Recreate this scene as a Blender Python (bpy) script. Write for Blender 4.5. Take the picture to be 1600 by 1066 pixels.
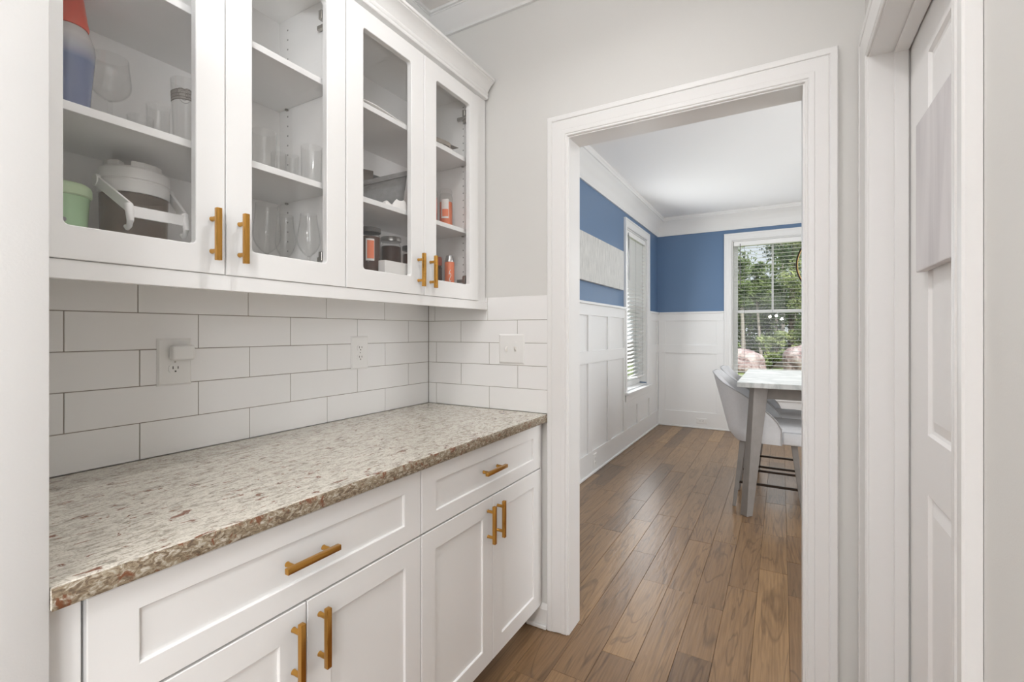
import bpy, bmesh, math, random
from mathutils import Vector, Matrix
R = math.radians
scene = bpy.context.scene
for o in list(bpy.data.objects):
    bpy.data.objects.remove(o)
COL = scene.collection

# ------------------------------------------------------------------ camera
cd = bpy.data.cameras.new('camera')
cd.sensor_width = 36.0
cd.lens = 36.0 * 730.0 / 1600.0
cd.shift_y = -14.5 / 1600.0
cd.clip_start = 0.02
cd.clip_end = 300
cam = bpy.data.objects.new('camera', cd)
COL.objects.link(cam)
cam.location = (0, 0, 1.264)
cam.rotation_euler = (R(90), 0, R(30))
scene.camera = cam

# ------------------------------------------------------------------ view, world, sun, lamps
scene.view_settings.view_transform = 'Standard'
scene.view_settings.look = 'None'
scene.view_settings.exposure = 0.30
scene.view_settings.gamma = 1.0
scene.view_settings.use_curve_mapping = False
scene.cycles.use_denoising = True
scene.cycles.max_bounces = 12
scene.cycles.diffuse_bounces = 6
scene.cycles.glossy_bounces = 6
scene.cycles.transparent_max_bounces = 24
scene.cycles.transmission_bounces = 8
scene.cycles.sample_clamp_indirect = 6.0
scene.cycles.caustics_reflective = False
scene.cycles.caustics_refractive = False

world = bpy.data.worlds.new('world')
scene.world = world
world.use_nodes = True
wn = world.node_tree
wn.nodes.clear()
wo = wn.nodes.new('ShaderNodeOutputWorld')
wb = wn.nodes.new('ShaderNodeBackground')
sky = wn.nodes.new('ShaderNodeTexSky')
sky.sky_type = 'HOSEK_WILKIE'
sky.turbidity = 4.0
sky.ground_albedo = 0.3
sky.sun_direction = Vector((0.35, -0.6, 0.75)).normalized()
mixw = wn.nodes.new('ShaderNodeMixRGB')
mixw.inputs[0].default_value = 0.55
mixw.inputs[2].default_value = (0.95, 0.98, 1.0, 1)
wn.links.new(sky.outputs[0], mixw.inputs[1])
wn.links.new(mixw.outputs[0], wb.inputs[0])
wb.inputs[1].default_value = 1.15
wn.links.new(wb.outputs[0], wo.inputs[0])

def lamp(kind, name, loc, energy, color=(1, 1, 1), size=0.1, size_y=None, target=None, spread=None):
    l = bpy.data.lights.new(name, kind)
    l.energy = energy
    l.color = color
    if kind == 'AREA':
        l.size = size
        if size_y:
            l.shape = 'RECTANGLE'
            l.size_y = size_y
        else:
            l.shape = 'DISK'
        if spread:
            l.spread = spread
    elif kind == 'POINT':
        l.shadow_soft_size = size
    o = bpy.data.objects.new(name, l)
    COL.objects.link(o)
    o.location = loc
    if target is not None:
        d = Vector(target) - Vector(loc)
        o.rotation_euler = d.to_track_quat('-Z', 'Y').to_euler()
    return o

sun = lamp('SUN', 'sun', (0, -5, 20), 4.0, (1.0, 0.95, 0.86))
sun.data.angle = R(0.6)
sun.rotation_euler = (-Vector((0.35, -0.6, 0.75))).to_track_quat('-Z', 'Y').to_euler()

WARM = (0.99, 0.985, 0.98)
COOL = (0.915, 0.96, 1.0)
lamp('AREA', 'pantry_can_light', (-0.50, 0.95, 2.775), 5, WARM, 0.12, target=(-0.50, 0.95, 0), spread=R(140))
lamp('AREA', 'kitchen_can_light', (0.31, -1.2, 2.775), 14, WARM, 0.16, target=(0.31, -1.2, 0))
lamp('AREA', 'kitchen_can_light', (-1.73, -1.2, 2.775), 12, WARM, 0.16, target=(-1.73, -1.2, 0))
lamp('AREA', 'kitchen_rear_fill', (-0.6, -3.7, 1.6), 16, COOL, 3.2, 1.9, target=(-0.4, 1.0, 1.4))  # soft fill added behind the camera; no window stands there
lamp('AREA', 'kitchen_side_fill', (2.6, -2.6, 1.6), 78, COOL, 2.2, 1.9, target=(-1.2, 0.9, 1.4))  # fill added from the right to brighten cabinet fronts and interiors
lamp('AREA', 'kitchen_overhead_fill', (-0.6, -1.8, 2.74), 30, COOL, 2.0, 2.0, target=(-0.6, -1.8, 0))  # broad overhead fill added to raise the ambient level
lamp('AREA', 'dining_side_fill', (2.25, 2.95, 1.55), 60, (0.97, 0.985, 1.0), 1.7, 2.2, target=(-1.4, 4.9, 1.5))  # fill added for the dining room, in front of a closed wall
lamp('AREA', 'far_window_daylight', (-0.10, 6.50, 1.5), 5, (0.96, 0.985, 1.0), 0.8, 1.6, target=(-0.10, 3.0, 1.2))
lamp('POINT', 'kitchen_pendant_and_fill', (1.3, -1.5, 1.95), 24, WARM, 0.14)  # extra fill point with no pendant there, lifts cabinets and ceiling
for p_ in ((-0.29, -2.0, 1.69), (-0.13, -1.96, 1.72), (0.0, -2.03, 1.63)):
    lamp('POINT', 'kitchen_pendant_and_fill', p_, 10.0, WARM, 0.04)
lamp('AREA', 'ceiling_bounce_fill', (-0.30, -0.08, 1.95), 16.5, COOL, 0.3, target=(-0.42, -0.12, 2.78))  # added upward fill that brightens the pantry by way of the ceiling
lamp('AREA', 'left_window_daylight', (-1.435, 5.49, 1.5), 18, (0.96, 0.985, 1.0), 0.8, 1.6, target=(0.5, 4.9, 1.3))
lamp('POINT', 'chandelier_glow', (0.345, 4.2, 1.90), 6, (1.0, 0.98, 0.95), 0.05)

# ------------------------------------------------------------------ materials
MATS = {}
def nmat(name):
    m = bpy.data.materials.new(name)
    m.use_nodes = True
    nt = m.node_tree
    b = nt.nodes['Principled BSDF']
    MATS[name] = m
    return m, nt, b

def N(nt, t, **kw):
    n = nt.nodes.new(t)
    for k, v in kw.items():
        if k in n.inputs:
            n.inputs[k].default_value = v
        else:
            setattr(n, k, v)
    return n

def mat(name, col, rough=0.5, metal=0.0, spec=0.5, bump=0.0, bscale=200.0, var=0.0, vscale=6.0, coat=0.0):
    m, nt, b = nmat(name)
    b.inputs['Base Color'].default_value = (*col, 1)
    b.inputs['Roughness'].default_value = rough
    b.inputs['Metallic'].default_value = metal
    b.inputs['Specular IOR Level'].default_value = spec
    b.inputs['Coat Weight'].default_value = coat
    tc = N(nt, 'ShaderNodeTexCoord')
    if bump > 0:
        n = N(nt, 'ShaderNodeTexNoise', Scale=bscale, Detail=3.0)
        bp = N(nt, 'ShaderNodeBump', Strength=bump, Distance=0.002)
        nt.links.new(tc.outputs['Object'], n.inputs['Vector'])
        nt.links.new(n.outputs[0], bp.inputs['Height'])
        nt.links.new(bp.outputs[0], b.inputs['Normal'])
    if var > 0:
        n = N(nt, 'ShaderNodeTexNoise', Scale=vscale, Detail=4.0)
        mx = N(nt, 'ShaderNodeMixRGB')
        mx.inputs[1].default_value = (*[c * (1 - var) for c in col], 1)
        mx.inputs[2].default_value = (*[min(1, c * (1 + var)) for c in col], 1)
        nt.links.new(tc.outputs['Object'], n.inputs['Vector'])
        nt.links.new(n.outputs[0], mx.inputs[0])
        nt.links.new(mx.outputs[0], b.inputs['Base Color'])
    return m

M_CAB = mat('white_cabinet_paint', (0.84, 0.835, 0.825), 0.38)
M_CABIN = mat('white_cabinet_inside', (0.92, 0.91, 0.895), 0.5)
M_TRIM = mat('white_trim_paint', (0.80, 0.795, 0.785), 0.38, bump=0.05, bscale=60)
M_WALL = mat('greige_wall_paint', (0.68, 0.672, 0.65), 0.7, bump=0.06, bscale=350)
M_WALL2 = mat('pale_wall_paint', (0.62, 0.612, 0.60), 0.7, bump=0.08, bscale=300)
M_CEIL = mat('ceiling_paint', (0.82, 0.785, 0.76), 0.8, bump=0.08, bscale=250)
M_CEIL2 = mat('dining_ceiling_paint', (0.90, 0.90, 0.90), 0.8, bump=0.15, bscale=120)
M_DOOR = mat('white_door_paint', (0.90, 0.89, 0.885), 0.4)
M_WAINS = mat('white_wainscot_paint', (0.80, 0.80, 0.795), 0.4)
M_BLUE = mat('blue_wall_paint', (0.118, 0.198, 0.330), 0.45, spec=0.5, bump=0.05, bscale=300)
M_TILE = mat('glossy_white_tile', (0.85, 0.845, 0.84), 0.13, spec=0.5, bump=0.012, bscale=9)
M_GROUT = mat('grey_brown_grout', (0.33, 0.295, 0.26), 0.9)
M_BRASS = mat('brushed_gold', (0.60, 0.315, 0.075), 0.26, metal=1.0, bump=0.03, bscale=300)
M_PLATE = mat('white_plate_plastic', (0.82, 0.815, 0.80), 0.35)
M_DARK = mat('dark_slot', (0.03, 0.028, 0.026), 0.6)
M_HINGE = mat('nickel_hinge', (0.42, 0.40, 0.37), 0.35, metal=1.0)
M_PIN = mat('pin_hole_shadow', (0.25, 0.24, 0.23), 0.8)
M_MARBLE_W = None
M_BRONZE = mat('dark_bronze_metal', (0.045, 0.033, 0.025), 0.4, metal=0.8)
M_GOLDIN = mat('gold_inside_band', (0.80, 0.55, 0.24), 0.3, metal=1.0)
M_TWOOD = mat('grey_washed_wood', (0.225, 0.207, 0.192), 0.5, var=0.18, vscale=18)
M_FABRIC = mat('pale_grey_fabric', (0.68, 0.685, 0.70), 0.9, spec=0.2, bump=0.35, bscale=500, var=0.06, vscale=60)
M_PIPING = mat('grey_piping', (0.48, 0.48, 0.49), 0.85, spec=0.2)
M_VINYL = mat('white_window_vinyl', (0.80, 0.80, 0.79), 0.35)
M_BLIND = mat('white_blind_slat', (0.87, 0.87, 0.86), 0.45)
M_CORD = mat('grey_cord', (0.18, 0.18, 0.19), 0.7)
M_SUB = mat('plank_gap_shadow', (0.055, 0.038, 0.025), 0.9)
M_FOAM = mat('cream_paper', (0.82, 0.80, 0.77), 0.75)
M_PAPERGREY = mat('grey_brown_cover', (0.27, 0.235, 0.20), 0.6, var=0.25, vscale=30)
M_FELT = mat('grey_felt', (0.20, 0.195, 0.19), 0.95, spec=0.1, bump=0.5, bscale=220, var=0.28, vscale=70)
M_FELTIN = mat('brown_grey_lining', (0.20, 0.165, 0.145), 0.9)
M_RED = mat('orange_red_plastic', (0.72, 0.085, 0.035), 0.28)
M_GREEN = mat('pale_green_ceramic', (0.42, 0.62, 0.37), 0.2)
M_GREENLID = mat('pale_green_rubber', (0.58, 0.73, 0.47), 0.45)
M_WHITEPL = mat('white_jug_plastic', (0.88, 0.87, 0.855), 0.35)
M_WAX = mat('orange_wax', (0.78, 0.20, 0.085), 0.45)
M_WAX2 = mat('red_wax', (0.62, 0.13, 0.075), 0.45)
M_BROWNWAX = mat('brown_grey_wax', (0.10, 0.052, 0.036), 0.5, spec=0.2)
M_LABELW = mat('white_label_paper', (0.80, 0.78, 0.75), 0.6)
M_SILVER = mat('silver_lid', (0.62, 0.61, 0.60), 0.28, metal=1.0)
M_GREYLID = mat('dark_grey_lid', (0.12, 0.11, 0.105), 0.4)
M_PRINT = mat('brown_grey_print', (0.17, 0.15, 0.135), 0.6)
M_BAND = mat('grey_brown_print', (0.40, 0.37, 0.34), 0.6)
M_MARK = mat('grey_mark', (0.30, 0.29, 0.28), 0.5)
M_BULB = nmat('warm_bulb')[0]
_b = M_BULB.node_tree.nodes['Principled BSDF']
_b.inputs['Emission Color'].default_value = (1.0, 0.8, 0.55, 1)
_b.inputs['Emission Strength'].default_value = 4.0

def thin_glass(name, tint=(1, 1, 1), rough=0.0, ior=1.5, body=0.0, bodycol=(0.5, 0.5, 0.5)):
    m = bpy.data.materials.new(name)
    m.use_nodes = True
    nt = m.node_tree
    nt.nodes.clear()
    out = N(nt, 'ShaderNodeOutputMaterial')
    # Schlick reflectance, the same from both sides of the thin sheet
    lw = N(nt, 'ShaderNodeLayerWeight', Blend=0.5)
    pw = N(nt, 'ShaderNodeMath', operation='POWER'); pw.inputs[1].default_value = 5.0
    nt.links.new(lw.outputs['Facing'], pw.inputs[0])
    r0 = ((ior - 1) / (ior + 1)) ** 2
    fr = N(nt, 'ShaderNodeMath', operation='MULTIPLY_ADD'); fr.inputs[1].default_value = 1 - r0; fr.inputs[2].default_value = r0
    nt.links.new(pw.outputs[0], fr.inputs[0])
    tr = N(nt, 'ShaderNodeBsdfTransparent', Color=(*tint, 1))
    gl = N(nt, 'ShaderNodeBsdfGlossy', Roughness=rough)
    mx = N(nt, 'ShaderNodeMixShader')
    nt.links.new(fr.outputs[0], mx.inputs[0])
    src = tr
    if body > 0:
        df = N(nt, 'ShaderNodeBsdfDiffuse', Color=(*bodycol, 1))
        m2 = N(nt, 'ShaderNodeMixShader')
        m2.inputs[0].default_value = body
        nt.links.new(tr.outputs[0], m2.inputs[1])
        nt.links.new(df.outputs[0], m2.inputs[2])
        src = m2
    nt.links.new(src.outputs[0], mx.inputs[1])
    nt.links.new(gl.outputs[0], mx.inputs[2])
    nt.links.new(mx.outputs[0], out.inputs['Surface'])
    MATS[name] = m
    return m

M_PANE = thin_glass('cabinet_pane_glass', (0.995, 0.995, 0.995), 0.02, 1.5)
M_WPANE = thin_glass('window_pane_glass', (0.97, 0.98, 0.98), 0.0, 1.45)
M_CUP = thin_glass('drinking_glass', (0.982, 0.982, 0.98), 0.03, 1.42)
M_JARG = thin_glass('jar_glass', (0.975, 0.975, 0.97), 0.04, 1.22)
M_JUG = thin_glass('smoky_jug_plastic', (0.66, 0.59, 0.52), 0.05, 1.35, 0.45, (0.30, 0.235, 0.18))

# floor planks: every plank takes its own tone
m, nt, b = nmat('brown_hickory_plank'); M_PLANK = m
tc = N(nt, 'ShaderNodeTexCoord'); oi = N(nt, 'ShaderNodeObjectInfo')
add = N(nt, 'ShaderNodeVectorMath', operation='ADD')
cmb = N(nt, 'ShaderNodeCombineXYZ')
mul = N(nt, 'ShaderNodeMath', operation='MULTIPLY'); mul.inputs[1].default_value = 37.0
nt.links.new(oi.outputs['Random'], mul.inputs[0])
for i in range(3):
    nt.links.new(mul.outputs[0], cmb.inputs[i])
nt.links.new(tc.outputs['Object'], add.inputs[0]); nt.links.new(cmb.outputs[0], add.inputs[1])
mp = N(nt, 'ShaderNodeMapping'); mp.inputs['Scale'].default_value = (8.0, 0.9, 8.0)
nt.links.new(add.outputs[0], mp.inputs['Vector'])
n1 = N(nt, 'ShaderNodeTexNoise', Scale=1.0, Detail=3.0, Distortion=1.3)
nt.links.new(mp.outputs[0], n1.inputs['Vector'])
rings = N(nt, 'ShaderNodeMath', operation='MULTIPLY'); rings.inputs[1].default_value = 5.0
nt.links.new(n1.outputs[0], rings.inputs[0])
fr_ = N(nt, 'ShaderNodeMath', operation='PINGPONG'); fr_.inputs[1].default_value = 0.5
nt.links.new(rings.outputs[0], fr_.inputs[0])
mp2 = N(nt, 'ShaderNodeMapping'); mp2.inputs['Scale'].default_value = (130.0, 5.0, 130.0)
nt.links.new(add.outputs[0], mp2.inputs['Vector'])
n2 = N(nt, 'ShaderNodeTexNoise', Scale=1.0, Detail=4.0)
nt.links.new(mp2.outputs[0], n2.inputs['Vector'])
base = N(nt, 'ShaderNodeValToRGB')
el = base.color_ramp.elements
el[0].position = 0.0; el[0].color = (0.145, 0.090, 0.051, 1)
el[1].position = 1.0; el[1].color = (0.36, 0.220, 0.102, 1)
for p_, c_ in ((0.08, (0.210, 0.125, 0.064)), (0.5, (0.235, 0.141, 0.071)), (0.88, (0.268, 0.161, 0.079))):
    e = el.new(p_); e.color = (*c_, 1)
nt.links.new(oi.outputs['Random'], base.inputs[0])
dk = N(nt, 'ShaderNodeMixRGB', blend_type='MULTIPLY'); 
rr1 = N(nt, 'ShaderNodeValToRGB')
rr1.color_ramp.elements[0].position = 0.0; rr1.color_ramp.elements[0].color = (0.52, 0.50, 0.50, 1)
rr1.color_ramp.elements[1].position = 0.14; rr1.color_ramp.elements[1].color = (1, 1, 1, 1)
nt.links.new(fr_.outputs[0], rr1.inputs[0])
dk.inputs[0].default_value = 0.75
nt.links.new(base.outputs[0], dk.inputs[1]); nt.links.new(rr1.outputs[0], dk.inputs[2])
dk2 = N(nt, 'ShaderNodeMixRGB', blend_type='MULTIPLY'); dk2.inputs[0].default_value = 0.8
rr2 = N(nt, 'ShaderNodeValToRGB')
rr2.color_ramp.elements[0].position = 0.30; rr2.color_ramp.elements[0].color = (0.70, 0.68, 0.66, 1)
rr2.color_ramp.elements[1].position = 0.62; rr2.color_ramp.elements[1].color = (1.12, 1.12, 1.12, 1)
nt.links.new(n2.outputs[0], rr2.inputs[0])
nt.links.new(dk.outputs[0], dk2.inputs[1]); nt.links.new(rr2.outputs[0], dk2.inputs[2])
nt.links.new(dk2.outputs[0], b.inputs['Base Color'])
b.inputs['Roughness'].default_value = 0.33
mp3 = N(nt, 'ShaderNodeMapping'); mp3.inputs['Scale'].default_value = (55.0, 9.0, 20.0)
nt.links.new(add.outputs[0], mp3.inputs['Vector'])
n3 = N(nt, 'ShaderNodeTexNoise', Scale=1.0, Detail=2.0)
nt.links.new(mp3.outputs[0], n3.inputs['Vector'])
bp = N(nt, 'ShaderNodeBump', Strength=0.28, Distance=0.004)
nt.links.new(n3.outputs[0], bp.inputs['Height']); nt.links.new(bp.outputs[0], b.inputs['Normal'])

# granite
m, nt, b = nmat('beige_granite'); M_GRAN = m
tc = N(nt, 'ShaderNodeTexCoord')
mp = N(nt, 'ShaderNodeMapping'); mp.inputs['Scale'].default_value = (52.0, 19.0, 46.0); mp.inputs['Rotation'].default_value = (0, 0, R(28))
nt.links.new(tc.outputs['Object'], mp.inputs['Vector'])
n1 = N(nt, 'ShaderNodeTexNoise', Scale=1.6, Detail=8.0, Roughness=0.72, Distortion=1.0)
nt.links.new(mp.outputs[0], n1.inputs['Vector'])
r1 = N(nt, 'ShaderNodeValToRGB'); el = r1.color_ramp.elements
el[0].position = 0.22; el[0].color = (0.13, 0.115, 0.095, 1)
el[1].position = 0.80; el[1].color = (0.78, 0.745, 0.67, 1)
for p_, c_ in ((0.36, (0.29, 0.265, 0.225)), (0.45, (0.50, 0.46, 0.39)), (0.53, (0.66, 0.62, 0.545))):
    e = el.new(p_); e.color = (*c_, 1)
nt.links.new(n1.outputs[0], r1.inputs[0])
n2 = N(nt, 'ShaderNodeTexNoise', Scale=1.3, Detail=4.0, Roughness=0.6, Distortion=0.8)
mpb = N(nt, 'ShaderNodeMapping'); mpb.inputs['Scale'].default_value = (44.0, 22.0, 44.0); mpb.inputs['Location'].default_value = (7, 3, 1); mpb.inputs['Rotation'].default_value = (0, 0, R(30))
nt.links.new(tc.outputs['Object'], mpb.inputs['Vector']); nt.links.new(mpb.outputs[0], n2.inputs['Vector'])
r2 = N(nt, 'ShaderNodeValToRGB')
r2.color_ramp.elements[0].position = 0.60; r2.color_ramp.elements[0].color = (0, 0, 0, 1)
r2.color_ramp.elements[1].position = 0.66; r2.color_ramp.elements[1].color = (1, 1, 1, 1)
nt.links.new(n2.outputs[0], r2.inputs[0])
mx = N(nt, 'ShaderNodeMixRGB'); mx.inputs[2].default_value = (0.20, 0.085, 0.05, 1)
nt.links.new(r2.outputs[0], mx.inputs[0]); nt.links.new(r1.outputs[0], mx.inputs[1])
n3 = N(nt, 'ShaderNodeTexNoise', Scale=260.0, Detail=2.0)
nt.links.new(tc.outputs['Object'], n3.inputs['Vector'])
r3 = N(nt, 'ShaderNodeValToRGB')
r3.color_ramp.elements[0].position = 0.34; r3.color_ramp.elements[0].color = (0.62, 0.60, 0.58, 1)
r3.color_ramp.elements[1].position = 0.50; r3.color_ramp.elements[1].color = (1, 1, 1, 1)
nt.links.new(n3.outputs[0], r3.inputs[0])
mx3 = N(nt, 'ShaderNodeMixRGB', blend_type='MULTIPLY'); mx3.inputs[0].default_value = 0.7
nt.links.new(mx.outputs[0], mx3.inputs[1]); nt.links.new(r3.outputs[0], mx3.inputs[2])
nt.links.new(mx3.outputs[0], b.inputs['Base Color'])
b.inputs['Roughness'].default_value = 0.14

# darker granite mix for the front edge: rust and olive grains
m, nt, b = nmat('dark_granite_edge'); M_GEDGE = m
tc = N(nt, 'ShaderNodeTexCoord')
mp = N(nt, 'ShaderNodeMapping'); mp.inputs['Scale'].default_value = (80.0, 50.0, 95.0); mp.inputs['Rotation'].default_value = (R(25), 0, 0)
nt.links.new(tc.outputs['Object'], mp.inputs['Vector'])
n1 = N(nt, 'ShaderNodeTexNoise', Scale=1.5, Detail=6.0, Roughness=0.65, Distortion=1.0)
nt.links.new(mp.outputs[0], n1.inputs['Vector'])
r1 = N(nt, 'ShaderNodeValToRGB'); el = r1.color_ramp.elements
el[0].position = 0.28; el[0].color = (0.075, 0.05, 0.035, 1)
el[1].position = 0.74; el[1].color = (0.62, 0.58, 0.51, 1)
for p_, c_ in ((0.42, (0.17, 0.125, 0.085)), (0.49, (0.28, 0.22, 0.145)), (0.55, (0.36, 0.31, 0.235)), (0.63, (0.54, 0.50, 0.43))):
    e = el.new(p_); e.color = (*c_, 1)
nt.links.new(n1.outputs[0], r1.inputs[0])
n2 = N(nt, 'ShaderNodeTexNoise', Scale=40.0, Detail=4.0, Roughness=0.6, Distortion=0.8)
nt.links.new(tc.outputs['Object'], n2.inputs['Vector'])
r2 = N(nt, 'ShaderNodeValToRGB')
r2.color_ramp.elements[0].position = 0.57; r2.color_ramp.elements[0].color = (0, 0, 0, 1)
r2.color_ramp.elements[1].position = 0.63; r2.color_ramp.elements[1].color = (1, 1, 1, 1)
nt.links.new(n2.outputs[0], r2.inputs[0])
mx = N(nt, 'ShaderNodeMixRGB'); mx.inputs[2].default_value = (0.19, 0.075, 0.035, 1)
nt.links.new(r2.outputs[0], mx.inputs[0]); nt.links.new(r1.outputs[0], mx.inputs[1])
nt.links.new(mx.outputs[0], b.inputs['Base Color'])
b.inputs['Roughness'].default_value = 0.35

# white marble
m, nt, b = nmat('white_marble'); M_MARBLE = m
tc = N(nt, 'ShaderNodeTexCoord')
n1 = N(nt, 'ShaderNodeTexNoise', Scale=3.0, Detail=8.0, Roughness=0.6, Distortion=1.5)
nt.links.new(tc.outputs['Object'], n1.inputs['Vector'])
r1 = N(nt, 'ShaderNodeValToRGB'); el = r1.color_ramp.elements
el[0].position = 0.40; el[0].color = (0.58, 0.59, 0.58, 1)
el[1].position = 0.56; el[1].color = (0.68, 0.69, 0.68, 1)
e = el.new(0.48); e.color = (0.46, 0.48, 0.47, 1)
nt.links.new(n1.outputs[0], r1.inputs[0]); nt.links.new(r1.outputs[0], b.inputs['Base Color'])
b.inputs['Roughness'].default_value = 0.3; b.inputs['Specular IOR Level'].default_value = 0.3

# silver-white painted canvas with vertical strokes
m, nt, b = nmat('silver_brushed_canvas'); M_CANVAS = m
tc = N(nt, 'ShaderNodeTexCoord')
mp = N(nt, 'ShaderNodeMapping'); mp.inputs['Scale'].default_value = (1, 45, 5)
nt.links.new(tc.outputs['Object'], mp.inputs['Vector'])
n1 = N(nt, 'ShaderNodeTexNoise', Scale=1.5, Detail=6.0, Roughness=0.65)
nt.links.new(mp.outputs[0], n1.inputs['Vector'])
r1 = N(nt, 'ShaderNodeValToRGB'); el = r1.color_ramp.elements
el[0].position = 0.25; el[0].color = (0.42, 0.42, 0.40, 1)
el[1].position = 0.70; el[1].color = (0.76, 0.75, 0.72, 1)
e = el.new(0.48); e.color = (0.60, 0.60, 0.58, 1)
nt.links.new(n1.outputs[0], r1.inputs[0]); nt.links.new(r1.outputs[0], b.inputs['Base Color'])
b.inputs['Roughness'].default_value = 0.6

# lilac-grey canvas on the closet door: broad soft vertical folds of colour
m, nt, b = nmat('lilac_grey_print'); M_LILAC = m
tc = N(nt, 'ShaderNodeTexCoord')
mp = N(nt, 'ShaderNodeMapping'); mp.inputs['Scale'].default_value = (1, 9, 1.2)
nt.links.new(tc.outputs['Object'], mp.inputs['Vector'])
n1 = N(nt, 'ShaderNodeTexNoise', Scale=1.2, Detail=4.0, Distortion=0.6)
nt.links.new(mp.outputs[0], n1.inputs['Vector'])
r1 = N(nt, 'ShaderNodeValToRGB'); el = r1.color_ramp.elements
el[0].position = 0.35; el[0].color = (0.62, 0.595, 0.605, 1)
el[1].position = 0.60; el[1].color = (0.77, 0.745, 0.75, 1)
nt.links.new(n1.outputs[0], r1.inputs[0]); nt.links.new(r1.outputs[0], b.inputs['Base Color'])
b.inputs['Roughness'].default_value = 0.6

# vase glaze: white shoulder running into slate blue
m, nt, b = nmat('white_to_blue_glaze'); M_GLAZE = m
tc = N(nt, 'ShaderNodeTexCoord'); sp = N(nt, 'ShaderNodeSeparateXYZ')
nt.links.new(tc.outputs['Object'], sp.inputs[0])
mr = N(nt, 'ShaderNodeMapRange'); mr.inputs['From Min'].default_value = 0.035; mr.inputs['From Max'].default_value = 0.085
nt.links.new(sp.outputs['Z'], mr.inputs['Value'])
r1 = N(nt, 'ShaderNodeValToRGB'); el = r1.color_ramp.elements
el[0].position = 0.0; el[0].color = (0.125, 0.15, 0.25, 1)
el[1].position = 1.0; el[1].color = (0.66, 0.63, 0.62, 1)
nt.links.new(mr.outputs[0], r1.inputs[0]); nt.links.new(r1.outputs[0], b.inputs['Base Color'])
b.inputs['Roughness'].default_value = 0.18

# outdoors
def leafmat(name, c1, c2):
    m, nt, b = nmat(name)
    oi = N(nt, 'ShaderNodeTexCoord')
    n = N(nt, 'ShaderNodeTexNoise', Scale=1.7, Detail=6.0)
    nt.links.new(oi.outputs['Object'], n.inputs['Vector'])
    r = N(nt, 'ShaderNodeValToRGB')
    r.color_ramp.elements[0].position = 0.32; r.color_ramp.elements[0].color = (*c1, 1)
    r.color_ramp.elements[1].position = 0.66; r.color_ramp.elements[1].color = (*c2, 1)
    nt.links.new(n.outputs[0], r.inputs[0]); nt.links.new(r.outputs[0], b.inputs['Base Color'])
    b.inputs['Roughness'].default_value = 0.5
    tl = N(nt, 'ShaderNodeBsdfTranslucent')
    nt.links.new(r.outputs[0], tl.inputs[0])
    mx = N(nt, 'ShaderNodeMixShader'); mx.inputs[0].default_value = 0.35
    nt.links.new(b.outputs[0], mx.inputs[1]); nt.links.new(tl.outputs[0], mx.inputs[2])
    nt.links.new(mx.outputs[0], nt.nodes['Material Output'].inputs['Surface'])
    return m
M_LEAF = [leafmat('mid_green_leaves', (0.035, 0.075, 0.028), (0.36, 0.46, 0.20)),
          leafmat('dark_green_leaves', (0.018, 0.04, 0.018), (0.15, 0.24, 0.09)),
          leafmat('bright_green_leaves', (0.08, 0.14, 0.045), (0.56, 0.63, 0.30))]
M_BARK = mat('pale_grey_bark', (0.40, 0.36, 0.33), 0.9, bump=0.5, bscale=20, var=0.3, vscale=5)
M_BARK2 = mat('dark_brown_bark', (0.10, 0.08, 0.065), 0.9, bump=0.5, bscale=20, var=0.3, vscale=5)
M_LAWN = mat('sunny_lawn', (0.24, 0.30, 0.11), 0.95, var=0.35, vscale=1.5)
M_WOODSOIL = mat('woodland_soil', (0.09, 0.075, 0.05), 0.95, var=0.4, vscale=2)
m, nt, b = nmat('pinkish_boulder'); M_ROCK = m
tc = N(nt, 'ShaderNodeTexCoord')
n1 = N(nt, 'ShaderNodeTexNoise', Scale=2.6, Detail=7.0, Roughness=0.65, Distortion=0.6)
nt.links.new(tc.outputs['Object'], n1.inputs['Vector'])
r1 = N(nt, 'ShaderNodeValToRGB'); el = r1.color_ramp.elements
el[0].position = 0.36; el[0].color = (0.16, 0.11, 0.115, 1)
el[1].position = 0.62; el[1].color = (0.66, 0.58, 0.59, 1)
e = el.new(0.48); e.color = (0.42, 0.31, 0.32, 1)
nt.links.new(n1.outputs[0], r1.inputs[0]); nt.links.new(r1.outputs[0], b.inputs['Base Color'])
b.inputs['Roughness'].default_value = 0.9
bp = N(nt, 'ShaderNodeBump', Strength=1.0, Distance=0.12)
nt.links.new(n1.outputs[0], bp.inputs['Height']); nt.links.new(bp.outputs[0], b.inputs['Normal'])

# ------------------------------------------------------------------ mesh helpers
WP = {}
def thing(name, label, cat, loc=(0, 0, 0), group=None, kind=None):
    o = bpy.data.objects.new(name, None)
    o.empty_display_size = 0.05
    COL.objects.link(o)
    o.location = loc
    WP[o.name] = Vector(loc)
    o['label'] = label; o['category'] = cat
    if group: o['group'] = group
    if kind: o['kind'] = kind
    return o

def tag(o, label=None, cat=None, group=None, kind=None):
    if label: o['label'] = label
    if cat: o['category'] = cat
    if group: o['group'] = group
    if kind: o['kind'] = kind
    return o

def link_mesh(name, me, center, parent):
    o = bpy.data.objects.new(name, me)
    COL.objects.link(o)
    pw = Vector((0, 0, 0))
    if parent is not None:
        o.parent = parent
        pw = WP[parent.name]
    o.location = Vector(center) - pw
    WP[o.name] = Vector(center)
    return o

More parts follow.
